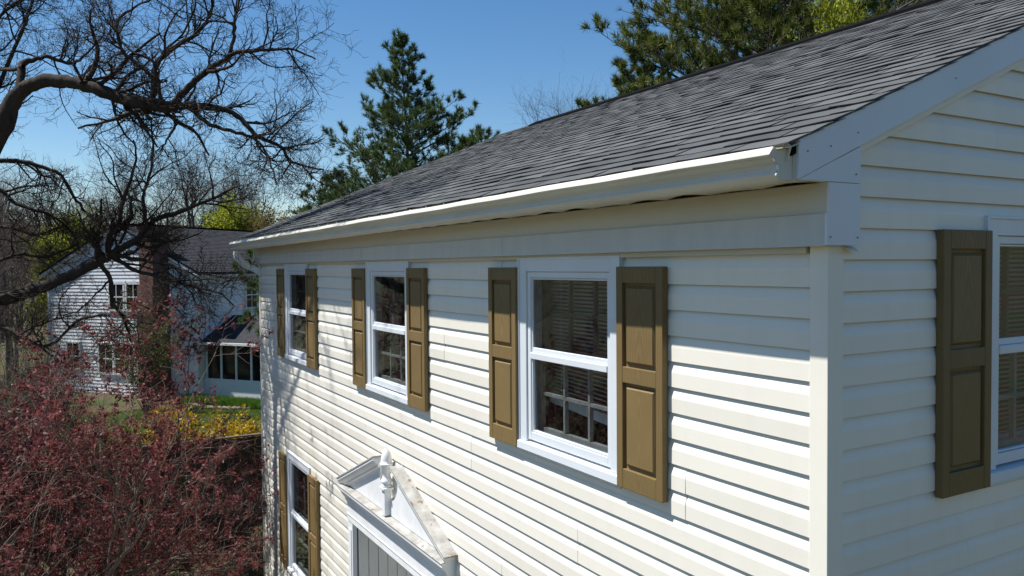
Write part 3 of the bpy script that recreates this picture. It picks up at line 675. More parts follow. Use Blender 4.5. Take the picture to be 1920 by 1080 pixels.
curtain(WIN_F[1][0], 0, 1.25, 1, 'grey curtain drawn aside in the upstairs window above the door pediment, near jamb')
curtain(WIN_F[3][0], -2.47, 1.62, -1, 'grey curtain drawn aside in the ground-floor window left of the door')

# ---- entrance: recess, pilasters, entablature, broken pediment with acorn finial
PC = -4.67; PW = 1.30
door = empty('door_surround_placeholder'); bpy.data.objects.remove(door)
pil = []
for s in (-1, 1):
    xa = PC + s * (PW - 0.225); xb_ = PC + s * (PW - 0.085)
    g_ = Geo(); g_.box(min(xa, xb_), max(xa, xb_), -0.048, 0.0, 0.02, zz(-2.625)); g_.box(min(xa, xb_) + 0.03, max(xa, xb_) - 0.03, -0.056, -0.0485, 0.30, zz(-2.70)); g_.obj('pilaster', mWHITE, house, bevel=0.004)
ent = Geo(); ent.box(PC - PW + 0.08, PC + PW - 0.08, -0.054, 0.0, zz(-2.624), zz(-2.42)); ent.box(PC - PW + 0.05, PC + PW - 0.05, -0.066, 0.0, zz(-2.42), zz(-2.385)); ent.box(PC - PW + 0.075, PC + PW - 0.075, -0.060, 0.0, zz(-2.56), zz(-2.545)); ent.obj('entablature', mWHITE, house, bevel=0.004)
# horizontal cornice: moulded section swept, with a sloping weathered top
cor = Geo(); sec = [(0.0, -2.385), (-0.072, -2.385), (-0.075, -2.37), (-0.094, -2.355), (-0.097, -2.335), (-0.118, -2.315), (-0.134, -2.295), (-0.134, -2.268), (0.0, -2.245)]
cor.prism([(PC - PW, y, zz(z)) for y, z in sec], (2 * PW, 0, 0)); cor.obj('cornice', mWHITE, house, bevel=0.003)
capb = Geo(); capb.prism([(PC - PW + 0.004, -0.140, zz(-2.2665)), (PC - PW + 0.004, -0.018, zz(-2.245)), (PC - PW + 0.004, -0.018, zz(-2.239)), (PC - PW + 0.004, -0.140, zz(-2.2605))], (2 * PW - 0.008, 0, 0)); capb.obj('cornice_cap', mCHIP, house)
# tympanum with scooped inner edges
def tymp(s):
    pts = [(PW - 0.14, -2.240), (PW - 0.20, -2.20), (0.215, -1.84)]
    for t in np.linspace(0, 1, 14):      # scooped inner edge, rounding in below the cornice end
        pts.append((0.035 + 0.185 * math.cos(t * math.pi / 2), -1.90 - 0.205 * math.sin(t * math.pi / 2)))
    pts += [(0.002, -2.105), (0.002, -2.240)]
    g_ = Geo(); g_.prism([(PC + s * x, -0.060, zz(z)) for x, z in pts], (0, 0.042, 0)); g_.obj('tympanum', mWHITE, house)
tymp(-1); tymp(1)
# raking cornices
def raking(s):
    p0 = Vector((PC + s * (PW + 0.0), 0, zz(-2.255))); p1 = Vector((PC + s * 0.205, 0, zz(-1.810)))
    d = (p1 - p0); nrm = Vector((-d.z, 0, d.x)).normalized()
    if nrm.z < 0: nrm = -nrm
    sec = [(-0.018, -0.062), (-0.066, -0.062), (-0.069, -0.046), (-0.088, -0.034), (-0.092, -0.016), (-0.114, 0.006), (-0.128, 0.030), (-0.128, 0.052), (-0.018, 0.052)]
    g_ = Geo(); poly = [p0 + Vector((0, y, 0)) + nrm * q for y, q in sec]; g_.prism(poly, d)
    r_ = g_.obj('raking_cornice', mWHITE, house, bevel=0.003)
    g_ = Geo(); poly = [p0 - d * 0.012 + Vector((0, y, 0)) + nrm * q for y, q in ((-0.134, 0.0525), (-0.134, 0.064), (-0.017, 0.066), (-0.017, 0.0525))]; g_.prism(poly, d * 1.02)
    g_.obj('cornice_cap', mCHIP, r_)
raking(-1); raking(1)
# plinth and acorn finial
Geo().box(PC - 0.034, PC + 0.034, -0.112, -0.044, zz(-2.242), zz(-2.005)).obj('finial_pedestal', mWHITE, house, bevel=0.003)
Geo().box(PC - 0.055, PC + 0.055, -0.130, -0.026, zz(-2.005), zz(-1.985)).obj('pedestal_cap', mWHITE, house, bevel=0.004)
fin = Geo().lathe([(r_ * 1.0, z_) for r_, z_ in [(0.046, 0), (0.050, 0.010), (0.046, 0.022), (0.040, 0.026), (0.052, 0.045), (0.052, 0.058), (0.044, 0.072), (0.037, 0.092), (0.035, 0.112), (0.038, 0.122), (0.040, 0.126), (0.046, 0.150), (0.056, 0.180), (0.060, 0.204), (0.062, 0.212), (0.058, 0.219), (0.051, 0.220), (0.050, 0.245), (0.045, 0.282), (0.034, 0.315), (0.018, 0.340), (0.008, 0.350), (0.006, 0.358), (0.001, 0.366)]], (PC, -0.078, zz(-1.985)), 24)
fin.obj('finial', mWHITE, house, smooth=True)
# recess
rx0, rx1 = PC - PW + 0.24, PC + PW - 0.24; RD = 0.66
for i in range(6):
    a = 0.012 + i * 0.104
    g_ = Geo(); g_.box(rx0 - 0.02, rx0 + 0.012, a + 0.003, a + 0.101, 0.06, zz(-2.66)); g_.obj('recess_board', mCREAM, house, bevel=0.004)
    g_ = Geo(); g_.box(rx1 - 0.012, rx1 + 0.02, a + 0.003, a + 0.101, 0.06, zz(-2.66)); g_.obj('recess_board', mCREAM, house, bevel=0.004)
Geo().box(rx0 - 0.02, rx1 + 0.02, 0.118, RD, zz(-2.655), zz(-2.63)).obj('recess_ceiling', mWHITE, house)
Geo().box(rx0 - 0.02, rx1 + 0.02, RD + 0.005, RD + 0.05, 0.05, zz(-2.66)).obj('recess_wall', mWHITE, house)
Geo().box(rx0 - 0.02, rx1 + 0.02, 0.0, RD, 0.0, 0.05).obj('door_step', mCHIP, house)
dr = Geo(); dr.box(PC - 0.46, PC + 0.46, RD - 0.05, RD, 0.06, 2.12); do = dr.obj('door', mDOOR, house, bevel=0.004)
for zc in (0.3, 1.0, 1.6):
    for s in (-1, 1): Geo().box(PC + s * 0.21 - 0.15, PC + s * 0.21 + 0.15, RD - 0.062, RD - 0.049, zc, zc + 0.42).obj('door_panel', mDOOR, do, bevel=0.01)
Geo().lathe([(0.001, 0), (0.028, 0.01), (0.03, 0.03), (0.001, 0.05)], (PC + 0.38, RD - 0.08, 1.03), 12).obj('door_knob', mDARK, do, smooth=True)
# hanging lantern in the recess
lt = empty('porch_lantern', (PC + 0.30, 0.35, zz(-2.656))); tag(lt, 'dark bronze scalloped lantern hanging under the entrance ceiling', 'lantern')
g_ = Geo(); sd = 48; vs = []
for r0, z0 in ((0.02, 0.0), (0.09, -0.02), (0.14, -0.07), (0.155, -0.13)):
    for k in range(sd):
        an = 2 * math.pi * k / sd; lob = abs(math.cos(3 * an))
        vs.append((r0 * math.cos(an) * (0.86 + 0.16 * lob), r0 * math.sin(an) * (0.86 + 0.16 * lob), z0 - (0.055 * lob if r0 > 0.15 else 0)))
g_.add(vs, [(i * sd + k, i * sd + (k + 1) % sd, (i + 1) * sd + (k + 1) % sd, (i + 1) * sd + k) for i in range(3) for k in range(sd)])
o = g_.obj('shade', mDARK, lt, smooth=True); o.modifiers.new('s', 'SOLIDIFY').thickness = 0.004
Geo().tube([(0, 0, 0), (0, 0, -0.03)], 0.05, 12).obj('canopy', mDARK, lt)
Geo().lathe([(0.02, -0.19), (0.06, -0.17), (0.065, -0.06), (0.03, -0.03)], (0, 0, 0), 14).obj('glass_body', mCURT, lt, smooth=True)

# ================================================================== trees
def norm(v): return v / np.maximum(np.linalg.norm(v, axis=-1, keepdims=True), 1e-9)
def tubes(pts, rad, sides):
    N, K, _ = pts.shape
    t = np.empty_like(pts); t[:, 1:-1] = pts[:, 2:] - pts[:, :-2]; t[:, 0] = pts[:, 1] - pts[:, 0]; t[:, -1] = pts[:, -1] - pts[:, -2]; t = norm(t)
    ref = np.array([0.31, 0.52, 0.23]); ref = ref / np.linalg.norm(ref)
    u = norm(np.cross(t, ref)); v = np.cross(t, u)
    an = np.arange(sides) * 2 * np.pi / sides
    ring = pts[:, :, None] + rad[:, :, None, None] * (u[:, :, None] * np.cos(an)[:, None] + v[:, :, None] * np.sin(an)[:, None])
    Vv = ring.reshape(-1, 3)
    base_ = (np.arange(N)[:, None, None] * K + np.arange(K - 1)[None, :, None]) * sides
    k = np.arange(sides)[None, None]; k2 = (k + 1) % sides
    Q = np.stack([base_ + k, base_ + k2, base_ + sides + k2, base_ + sides + k], -1).reshape(-1, 4)
    return Vv, Q
class Acc:
    def __init__(s): s.V = []; s.Q = []; s.T = []; s.n = 0
    def add(s, V_, Q=None, T=None):
        s.V.append(V_)
        if Q is not None: s.Q.append(Q + s.n)
        if T is not None: s.T.append(T + s.n)
        s.n += len(V_)
    def mesh(s, name, m_, smooth=False):
        me_ = np_mesh(name, np.concatenate(s.V), np.concatenate(s.Q) if s.Q else None, np.concatenate(s.T) if s.T else None, smooth); me_.materials.append(m_); return me_
def perp(d, rng):
    r_ = rng.normal(size=d.shape); r_ -= (r_ * d).sum(-1, keepdims=True) * d; return norm(r_)
def walk(start, dirs, length, K, wander, trop, rng):
    N = len(start); pts = np.empty((N, K, 3)); pts[:, 0] = start; d = norm(dirs.copy()); st = (length / (K - 1))[:, None]
    for i in range(1, K):
        d = norm(d + rng.normal(0, wander, d.shape) + np.asarray(trop) ); pts[:, i] = pts[:, i - 1] + d * st
    return pts
def spawn(pts, rad, per, lo, hi, ang, rng, up=0.0, byrad=True, apical=True):
    N, K, _ = pts.shape; idx = np.repeat(np.arange(N), per); t = rng.uniform(lo, hi, len(idx)) * (K - 1)
    i0 = np.minimum(t.astype(int), K - 2); f = (t - i0)[:, None]
    s = pts[idx, i0] * (1 - f) + pts[idx, i0 + 1] * f; tg = norm(pts[idx, i0 + 1] - pts[idx, i0])
    a = rng.normal(ang, 0.22, len(idx))[:, None]
    d = norm(tg * np.cos(a) + perp(tg, rng) * np.sin(a) + np.array([0, 0, up]))
    r_ = rad[idx, i0] * (1 - f[:, 0]) + rad[idx, i0 + 1] * f[:, 0]
    return s, d, r_, idx, t / (K - 1)
def taper(r0, r1, K): return r0[:, None] + (r1 - r0)[:, None] * np.linspace(0, 1, K)[None] ** 0.85

def bare_twigs(acc, pts, rad, rng, levels, sides=(5, 4, 3, 3), tips=None):
    """levels: list of (children per parent, length, K, wander, angle, up)"""
    for li, (per, ln, K, wan, ang, up) in enumerate(levels):
        s, d, r_, idx, t = spawn(pts, rad, per, 0.12 if li else 0.18, 1.0, ang, rng, up)
        N = len(s); L = ln * rng.uniform(0.45, 1.3, N) * (1.15 - 0.45 * t)
        r0 = np.minimum(r_ * rng.uniform(0.45, 0.75, N), L * 0.035 + 0.002); r1 = np.maximum(r0 * 0.35, 0.0019); r0 = np.maximum(r0, 0.0026)
        p2 = walk(s, d, L, K, wan, (0, 0, 0.03), rng); rd = taper(r0, r1, K)
        acc.add(*tubes(p2, rd, sides[min(li, len(sides) - 1)]))
        pts, rad = p2, rd
        if tips is not None: tips.append(p2)
    return pts

def spline(P, R, n):
    P = np.asarray(P, float); R = np.asarray(R, float); t = np.linspace(0, len(P) - 1, n); out = np.empty((n, 3)); ro = np.empty(n)
    for k, a in enumerate(t):
        i = min(int(a), len(P) - 2); f = a - i
        p0, p1, p2, p3 = P[max(i - 1, 0)], P[i], P[i + 1], P[min(i + 2, len(P) - 1)]
        out[k] = 0.5 * ((2 * p1) + (-p0 + p2) * f + (2 * p0 - 5 * p1 + 4 * p2 - p3) * f * f + (-p0 + 3 * p1 - 3 * p2 + p3) * f ** 3); ro[k] = R[i] * (1 - f) + R[i + 1] * f
    return out, ro

# ---- the big bare tree reaching in from the front garden
rg = np.random.default_rng(5)
LIMBS = [  # (depth at start, depth at end, [(x, y, thickness in photo px)...])
    (11.2, 10.8, [(-150, 420, 66), (-60, 330, 56), (0, 240, 42), (22, 196, 34), (44, 167, 29), (78, 154, 27), (111, 152, 26), (140, 155, 26), (167, 163, 27), (205, 176, 27), (241, 187, 27), (280, 196, 26), (315, 201, 24), (355, 198, 15), (415, 204, 12), (455, 226, 10), (481, 255, 9), (526, 274, 7), (548, 304, 5), (607, 318, 3)]),
    (10.9, 10.5, [(325, 195, 16), (345, 172, 14), (370, 148, 13), (395, 128, 12), (418, 115, 11), (444, 98, 9), (492, 94, 7), (548, 93, 5), (592, 111, 3)]),
    (10.8, 10.9, [(428, 106, 8), (439, 72, 7), (439, 37, 6), (448, 5, 5), (455, -60, 4.5), (480, -150, 4), (530, -230, 3)]),
    (10.9, 11.4, [(285, 190, 14), (292, 150, 12), (293, 122, 11), (322, 93, 10), (350, 74, 9), (372, 62, 7), (389, 37, 6), (400, 5, 5), (405, -70, 4.5), (380, -150, 4), (400, -250, 3)]),
    (11.0, 10.2, [(298, 165, 9), (276, 135, 8), (237, 104, 7), (222, 74, 6), (220, 40, 6), (245, 17, 5), (281, 0, 4), (330, -20, 3)]),
    (10.9, 10.4, [(350, 198, 10), (389, 230, 8), (444, 248, 7), (480, 262, 6), (498, 285, 5), (511, 318, 4), (518, 345, 3)]),
    (10.9, 10.6, [(322, 203, 6), (327, 240, 5), (312, 265, 4), (300, 285, 2.5)]),
    (11.1, 11.9, [(37, 165, 17), (41, 122, 15), (62, 112, 9), (93, 107, 8), (130, 119, 7), (159, 104, 5), (193, 67, 3)]),
    (11.1, 12.5, [(44, 124, 9), (10, 130, 8), (-40, 110, 7), (-100, 60, 6)]),
    (10.9, 11.9, [(150, 156, 6), (175, 120, 5), (200, 140, 4), (225, 165, 3), (250, 172, 2.5)]),
    (12.2, 12.6, [(-190, 650, 44), (-80, 600, 34), (0, 566, 26), (68, 542, 24), (137, 514, 23), (188, 487, 22), (212, 474, 18), (260, 446, 13), (291, 412, 11), (342, 395, 9), (404, 370, 6), (440, 350, 3)]),
    (12.4, 12.0, [(204, 480, 14), (205, 443, 13), (223, 418, 8), (233, 370, 7), (255, 304, 5), (250, 262, 3)]),
    (12.5, 13.0, [(278, 428, 9), (267, 377, 7), (276, 345, 6), (286, 296, 5), (283, 222, 3)]),
    (12.4, 11.6, [(214, 476, 9), (260, 487, 7), (308, 494, 6), (345, 508, 5), (373, 542, 4), (395, 552, 3)]),
    (12.4, 11.9, [(214, 480, 10), (247, 504, 8), (308, 521, 7), (360, 537, 5), (411, 549, 4), (440, 575, 2.5)]),
    (12.3, 12.8, [(180, 492, 11), (205, 518, 9), (212, 569, 8), (232, 596, 6), (245, 640, 4)]),
    (12.6, 13.4, [(-60, 300, 12), (0, 300, 10), (56, 307, 9), (111, 326, 7), (137, 367, 6), (165, 400, 5), (200, 425, 3)]),
    (12.8, 13.2, [(-60, 340, 10), (0, 357, 9), (34, 384, 7), (89, 401, 6), (130, 430, 4), (150, 470, 3)]),
    (12.2, 11.5, [(-40, 590, 9), (30, 625, 9), (90, 650, 7), (150, 598, 6), (210, 590, 4)]),
    (11.6, 12.6, [(-120, 380, 14), (-40, 250, 9), (40, 60, 7), (70, -30, 5)]),
    (11.6, 12.8, [(-130, 300, 12), (-60, 130, 9), (-10, 40, 7), (60, -10, 5), (150, -20, 4)]),
    (11.9, 12.9, [(-150, 480, 12), (-60, 440, 9), (10, 425, 7), (70, 440, 5), (120, 420, 3)]),
    (10.6, 7.6, [(405, -60, 6), (370, -150, 6), (345, -260, 5), (360, -400, 3)]),
    (10.9, 7.2, [(60, -30, 9), (150, -120, 8), (250, -300, 6), (340, -480, 4)]),
    (10.6, 8.2, [(455, -60, 6), (490, -180, 5), (520, -300, 3)]),
    (11.9, 13.0, [(-150, 560, 12), (-60, 520, 9), (20, 480, 7), (90, 480, 5), (150, 455, 3)]),
]
acc = Acc(); tipsP = []
TR = px(-240, 640, 11.9); TR[2] = gz(TR[0], TR[1])
tp, trd = spline([TR + [0, 0, -0.1], TR + [0.02, 0.05, 1.0], px(-235, 640, 11.9), px(-215, 540, 11.6), px(-175, 440, 11.3), px(-120, 380, 11.2)], [0.36, 0.30, 0.27, 0.25, 0.22, 0.18], 30)
tp[1:-1] += rg.normal(0, 0.015, (28, 3))
trunk = Acc(); trunk.add(*tubes(tp[None], trd[None], 12))
for li, (d0, d1, P) in enumerate(LIMBS):
    n = len(P); D = np.linspace(d0, d1, n)
    p3 = np.array([px(a, b_, D[k]) for k, (a, b_, _) in enumerate(P)]); rr_ = np.array([t_ * 0.92 * D[k] / 1483.35 / 2 for k, (_, _, t_) in enumerate(P)])
    m_ = max(12, n * 4); pp, rd = spline(p3, rr_, m_)
    pp[2:-1] += rg.normal(0, 0.007, (m_ - 3, 3)); rd = rd * (1 + rg.normal(0, 0.05, m_))
    (trunk if rr_[0] > 0.05 else acc).add(*tubes(pp[None], rd[None], 10 if rr_[0] > 0.06 else 7))
    Ltot = np.linalg.norm(np.diff(pp, axis=0), axis=1).sum()
    k0 = m_ // 4 if li in (0, 10) else 1
    sub, srd = pp[None, k0:], rd[None, k0:]
    k_ = 1.0 if li < 10 or 22 <= li <= 24 else 0.85
    per = int(max(4, Ltot * 6.2 * k_))
    bare_twigs(acc, sub, srd, rg, [(per, 0.95, 10, 0.20, 0.95, 0.08), (7, 0.46, 7, 0.25, 0.85, 0.05), (5, 0.24, 5, 0.28, 0.8, 0.03), (1, 0.12, 3, 0.3, 0.8, 0.0)], (4, 3, 3, 3))
bt = empty('bare_tree', tuple(TR)); tag(bt, 'large leafless dark tree with heavy crooked limbs reaching over the red-leaved tree toward the roof', 'tree')
def part_at(name, me_, parent):
    me_.transform(Matrix.Translation(-Vector(parent.location))); return link(name, me_, None, parent)
part_at('trunk', trunk.mesh('trunk', mBARK, True), bt); part_at('crown', acc.mesh('crown', mBARK), bt)

# ---- generic bare tree, for the woods behind and across the street
def bare_tree_meshes(seed, ht, m_, dens=1.0):
    r_ = np.random.default_rng(seed); a = Acc(); tk = Acc()
    p = walk(np.zeros((1, 3)), np.array([[0, 0, 1.0]]), np.array([ht * 0.85]), 16, 0.05, (0, 0, 0.05), r_); rd = taper(np.array([ht * 0.016]), np.array([ht * 0.003]), 16)
    tk.add(*tubes(p, rd, 7))
    s, d, rr_, idx, t = spawn(p, rd, int(16 * dens), 0.28, 1.0, 0.75, r_, 0.35)
    L = ht * 0.42 * (1.15 - 0.75 * t) * r_.uniform(0.7, 1.2, len(s)); r0 = np.minimum(rr_ * 0.65, L * 0.02); p1 = walk(s, d, L, 10, 0.13, (0, 0, 0.06), r_); r1 = taper(r0, r0 * 0.25, 10)
    a.add(*tubes(p1, r1, 4))
    w_ = ht * 0.0011
    pts, rad = p1, r1
    for per, ln, K, wan, ang in ((int(8 * dens), 0.14, 6, 0.18, 0.75), (5, 0.075, 4, 0.2, 0.7), (3, 0.045, 3, 0.2, 0.7)):
        s, d, rr_, idx, t = spawn(pts, rad, per, 0.15, 1.0, ang, r_, 0.15); L = ht * ln * r_.uniform(0.5, 1.3, len(s))
        r0 = np.minimum(rr_ * 0.7, np.maximum(L * 0.012, w_)); pts = walk(s, d, L, K, wan, (0, 0, 0.05), r_); rad = taper(r0, r0 * 0.4, K); a.add(*tubes(pts, rad, 3))
    return tk.mesh('trunk', m_, True), a.mesh('crown', m_), pts
def plant(name, meshes, loc, rz, sc, label, cat, group=None, names=('trunk', 'crown')):
    o = empty(name, loc, rz); o.scale = (sc, sc, sc); tag(o, label, cat, group)
    for nm, me_ in zip(names, meshes): link(nm, me_, None, o)
    return o
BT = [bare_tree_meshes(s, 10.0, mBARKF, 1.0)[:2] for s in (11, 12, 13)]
spots = []
rs = np.random.default_rng(3)
for i in range(24):     # woods behind the neighbour's house
    x_ = rs.uniform(-60, 470); D = rs.uniform(56, 85); spots.append((x_, D, rs.uniform(1.1, 1.6)))
spots2 = [(rs.uniform(-240, 35), rs.uniform(28, 50), rs.uniform(0.75, 1.2)) for i in range(22)]
for x_, D, s_ in spots:
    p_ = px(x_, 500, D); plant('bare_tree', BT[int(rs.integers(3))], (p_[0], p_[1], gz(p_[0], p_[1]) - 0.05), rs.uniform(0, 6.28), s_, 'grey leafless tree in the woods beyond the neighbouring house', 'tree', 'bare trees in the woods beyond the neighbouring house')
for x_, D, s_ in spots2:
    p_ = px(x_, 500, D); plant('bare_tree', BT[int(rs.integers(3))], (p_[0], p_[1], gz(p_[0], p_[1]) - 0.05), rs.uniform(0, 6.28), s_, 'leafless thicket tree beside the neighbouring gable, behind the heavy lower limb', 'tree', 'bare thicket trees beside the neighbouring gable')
for x_, D, s_ in ((1075, 42, 1.42), (1045, 46, 1.40), (1105, 40, 1.45), (1060, 40, 1.30)):
    p_ = px(x_, 500, D); plant('bare_tree', BT[int(rs.integers(3))], (p_[0], p_[1], gz(p_[0], p_[1]) - 0.05), rs.uniform(0, 6.28), s_, 'thin leafless treetop showing over the roof ridge left of the tall pine', 'tree', 'bare treetops over the ridge')
for i in range(16):     # trees across the street in front of the house, mirrored in the panes
    an = math.radians(rs.uniform(178, 268)); D = rs.uniform(17, 42)
    x_, y_ = -6 + D * math.cos(an), -6 + D * math.sin(an); plant('bare_tree', BT[int(rs.integers(3))], (x_, y_, float(gz(x_, y_)) - 0.05), rs.uniform(0, 6.28), rs.uniform(0.8, 1.3), 'leafless tree across the front garden, mirrored in the window panes', 'tree', 'bare trees across the front garden')
for x_, y_ in ((14, 16), (20, 9), (11, 26)): plant('bare_tree', BT[1], (x_, y_, 0), x_, 1.0, 'leafless tree beside the gable end, mirrored in the gable window', 'tree', 'bare trees beside the gable end')

# ---- leaves
def leaves(centers, size, rng, up=0.3, aspect=0.5, per=1):
    N = len(centers); d = norm(rng.normal(size=(N, 3)) + np.array([0, 0, up])); u = perp(d, rng); L = size * rng.uniform(0.6, 1.35, (N, 1)); W = L * aspect
    nrm = np.cross(d, u)
    a = centers; b_ = centers + d * L * 0.5 + u * W * 0.5 + nrm * L * 0.06; c = centers + d * L; e = centers + d * L * 0.5 - u * W * 0.5 + nrm * L * 0.06
    Vv = np.stack([a, b_, c, e], 1).reshape(-1, 3); Q = np.arange(N * 4).reshape(-1, 4)
    return Vv, Q

# ---- pines
def pine_meshes(seed, ht, base_frac, rad_fn, m_, tuft=0.15, nw=34, per=5, nd=15, lat_k=3.2, sh_k=6.0):
    r_ = np.random.default_rng(seed); tk = Acc(); nd_ = Acc()
    p = walk(np.zeros((1, 3)), np.array([[0, 0, 1.0]]), np.array([ht]), 24, 0.012, (0, 0, 0.05), r_); rd = taper(np.array([ht * 0.013]), np.array([0.012]), 24); tk.add(*tubes(p, rd, 8))
    S, Dv, L = [], [], []
    for k in range(nw):
        h_ = ht * (base_frac + (0.985 - base_frac) * (k / (nw - 1)) ** 0.85) + r_.normal(0, 0.05)
        i0 = min(int(h_ / ht * 23), 22); f = h_ / ht * 23 - i0; c_ = p[0, i0] * (1 - f) + p[0, i0 + 1] * f
        n_ = per if h_ < ht * 0.9 else 4; a0 = r_.uniform(0, 6.28)
        for q in range(n_):
            an = a0 + q * 6.283 / n_ + r_.normal(0, 0.25); tl = (ht - h_)
            up = 0.25 + 0.75 * math.exp(-tl / (0.12 * ht))
            S.append(c_); Dv.append((math.cos(an), math.sin(an), up)); L.append(max(0.28, rad_fn(tl) * r_.uniform(0.45, 1.28)))
    S, Dv, L = np.array(S), norm(np.array(Dv)), np.array(L)
    b = walk(S, Dv, L, 9, 0.08, (0, 0, 0.050), r_); br = taper(L * 0.012 + 0.008, np.full(len(L), 0.006), 9); tk.add(*tubes(b, br, 4))
    def kids(pts, Lp, cnt, lo, ang, ln, K, up, rw):
        n_ = np.maximum(1, np.round(cnt).astype(int)); idx = np.repeat(np.arange(len(pts)), n_); t = r_.uniform(lo, 1.0, len(idx)) ** 0.8 * (pts.shape[1] - 1); i0 = np.minimum(t.astype(int), pts.shape[1] - 2); f = (t - i0)[:, None]
        s_ = pts[idx, i0] * (1 - f) + pts[idx, i0 + 1] * f; tg = norm(pts[idx, i0 + 1] - pts[idx, i0]); a_ = r_.normal(ang, 0.2, len(idx))[:, None]
        d_ = norm(tg * np.cos(a_) + perp(tg, r_) * np.sin(a_) + np.array([0, 0, up])); l_ = ln(Lp[idx], t / (pts.shape[1] - 1)) * r_.uniform(0.6, 1.3, len(idx))
        q = walk(s_, d_, l_, K, 0.12, (0, 0, 0.09), r_); tk.add(*tubes(q, taper(np.full(len(s_), rw), np.full(len(s_), rw * 0.5), K), 3)); return q, l_
    lat, Ll = kids(b, L, lat_k * L + 2, 0.18, 0.85, lambda Lp, t: np.clip(Lp * 0.42 * (1.2 - t), 0.18, 1.3), 6, 0.18, 0.008)
    sh, Ls = kids(lat, Ll, sh_k * Ll + 2, 0.15, 0.7, lambda Lp, t: np.clip(Lp * 0.5 * (1.2 - t), 0.10, 0.30), 4, 0.30, 0.005)
    C = np.concatenate([sh[:, 3], sh[:, 2], lat[:, 5], lat[:, 4], b[:, 8], b[:, 7], p[:, -1]]); T = norm(np.concatenate([sh[:, 3] - sh[:, 2], sh[:, 2] - sh[:, 1], lat[:, 5] - lat[:, 4], lat[:, 4] - lat[:, 3], b[:, 8] - b[:, 7], b[:, 7] - b[:, 6], np.array([[0, 0, 1.0]])]))
    N = len(C); idx = np.repeat(np.arange(N), nd); dn = norm(T[idx] * 0.9 + r_.normal(0, 0.48, (len(idx), 3)) + np.array([0, 0, 0.10])); ln = tuft * r_.uniform(0.65, 1.25, (len(idx), 1))
    u = perp(dn, r_) * 0.0068 * (tuft / 0.15); o_ = C[idx] - T[idx] * r_.uniform(0, 0.09, (len(idx), 1))
    Vv = np.stack([o_ - u, o_ + u, o_ + dn * ln + np.array([0, 0, -0.012])], 1).reshape(-1, 3); nd_.add(Vv, T=np.arange(len(Vv)).reshape(-1, 3))
    print('pine', seed, 'tufts', N, 'needles', len(idx))
    return tk.mesh('trunk', mBARKF), nd_.mesh('crown', m_)
def put(x_, D): p_ = px(x_, 500, D); return (p_[0], p_[1], float(gz(p_[0], p_[1])) - 0.05)
P1 = pine_meshes(31, 14.0, 0.38, lambda t: 0.80 * t ** 0.78 if t < 8 else 4.4, mPINE, 0.19, 27, 5, 12, 3.0, 6.0)
plant('pine_tree', P1, put(776, 28.5), 0.6, 1.0, 'tall pointed dark green pine rising behind the far end of the roof', 'tree')
P2 = pine_meshes(32, 9.0, 0.30, lambda t: 0.95 * t ** 0.80, mPINE, 0.19, 19, 5, 15)
plant('pine_tree', P2, put(628, 31.0), 2.0, 1.06, 'lower soft green pine left of the pointed pine, half hidden by bare twigs', 'tree')
plant('pine_tree', P2, put(893, 27.0), 4.0, 1.08, 'small pine tip just showing over the roof slope right of the pointed pine', 'tree')
P3 = pine_meshes(33, 18.5, 0.42, lambda t: 1.0 * t ** 0.72 if t < 10 else 4.8, mPINE2, 0.21, 30, 7, 12, 3.0, 5.5)
plant('pine_tree', P3, put(1445, 22.5), 1.0, 1.0, 'very tall broad olive green pine towering above the roof ridge', 'tree')
P4 = pine_meshes(34, 11.2, 0.42, lambda t: 0.88 * t ** 0.78, mPINE2, 0.20, 22, 5, 14)
plant('pine_tree', P4, put(1225, 23.0), 0.3, 1.04, 'young olive pine in front of the tall broad pine, at its left foot', 'tree')

# ---- budding lime and olive trees
def leafy_meshes(seed, ht, lm, dens, size, per, bark=None, spread=0.42):
    tkm, crm, pts = bare_tree_meshes(seed, ht, bark or mBARKF, dens)
    r_ = np.random.default_rng(seed); q = pts.reshape(-1, 3); c = q[r_.integers(0, len(q), per)] + r_.normal(0, size * 1.2, (per, 3))
    a = Acc(); a.add(*leaves(c, size, r_)); return tkm, crm, a.mesh('foliage', lm)
NM = ('trunk', 'branches', 'crown')
LI = leafy_meshes(41, 10, mLIME, 0.8, 0.20, 24000)
GO = leafy_meshes(42, 10, mGOLD, 0.9, 0.16, 9000)
for x_, D, s_, lb in ((452, 53, 0.94, 'bright lime green budding tree above the neighbour ridge, beside the gutter end'), (418, 58, 0.92, 'dimmer lime budding tree left of the bright lime one'), (140, 50, 0.86, 'lime green budding tree behind the neighbour gable, hedged by bare trunks'), (85, 47, 0.74, 'low lime budding tree at the foot of the neighbour roof slope')):
    plant('budding_tree', LI, put(x_, D), x_, s_, lb, 'tree', None, NM)
for x_, D, s_, lb in ((515, 52, 1.0, 'rounded olive brown budding tree between the lime tree and the roof'), (562, 56, 1.0, 'thin olive budding tree just behind the far roof edge')):
    plant('budding_tree', GO, put(x_, D), x_, s_, lb, 'tree', None, NM)
L2 = leafy_meshes(43, 10, mLIME, 0.7, 0.12, 26000)
lt2 = plant('budding_tree', L2, put(1600, 18.0), 1.0, 1.12, 'yellow-green budding tree peeping over the ridge right of the tall broad pine', 'tree', None, NM); lt2.scale = (0.55, 0.55, 1.12)

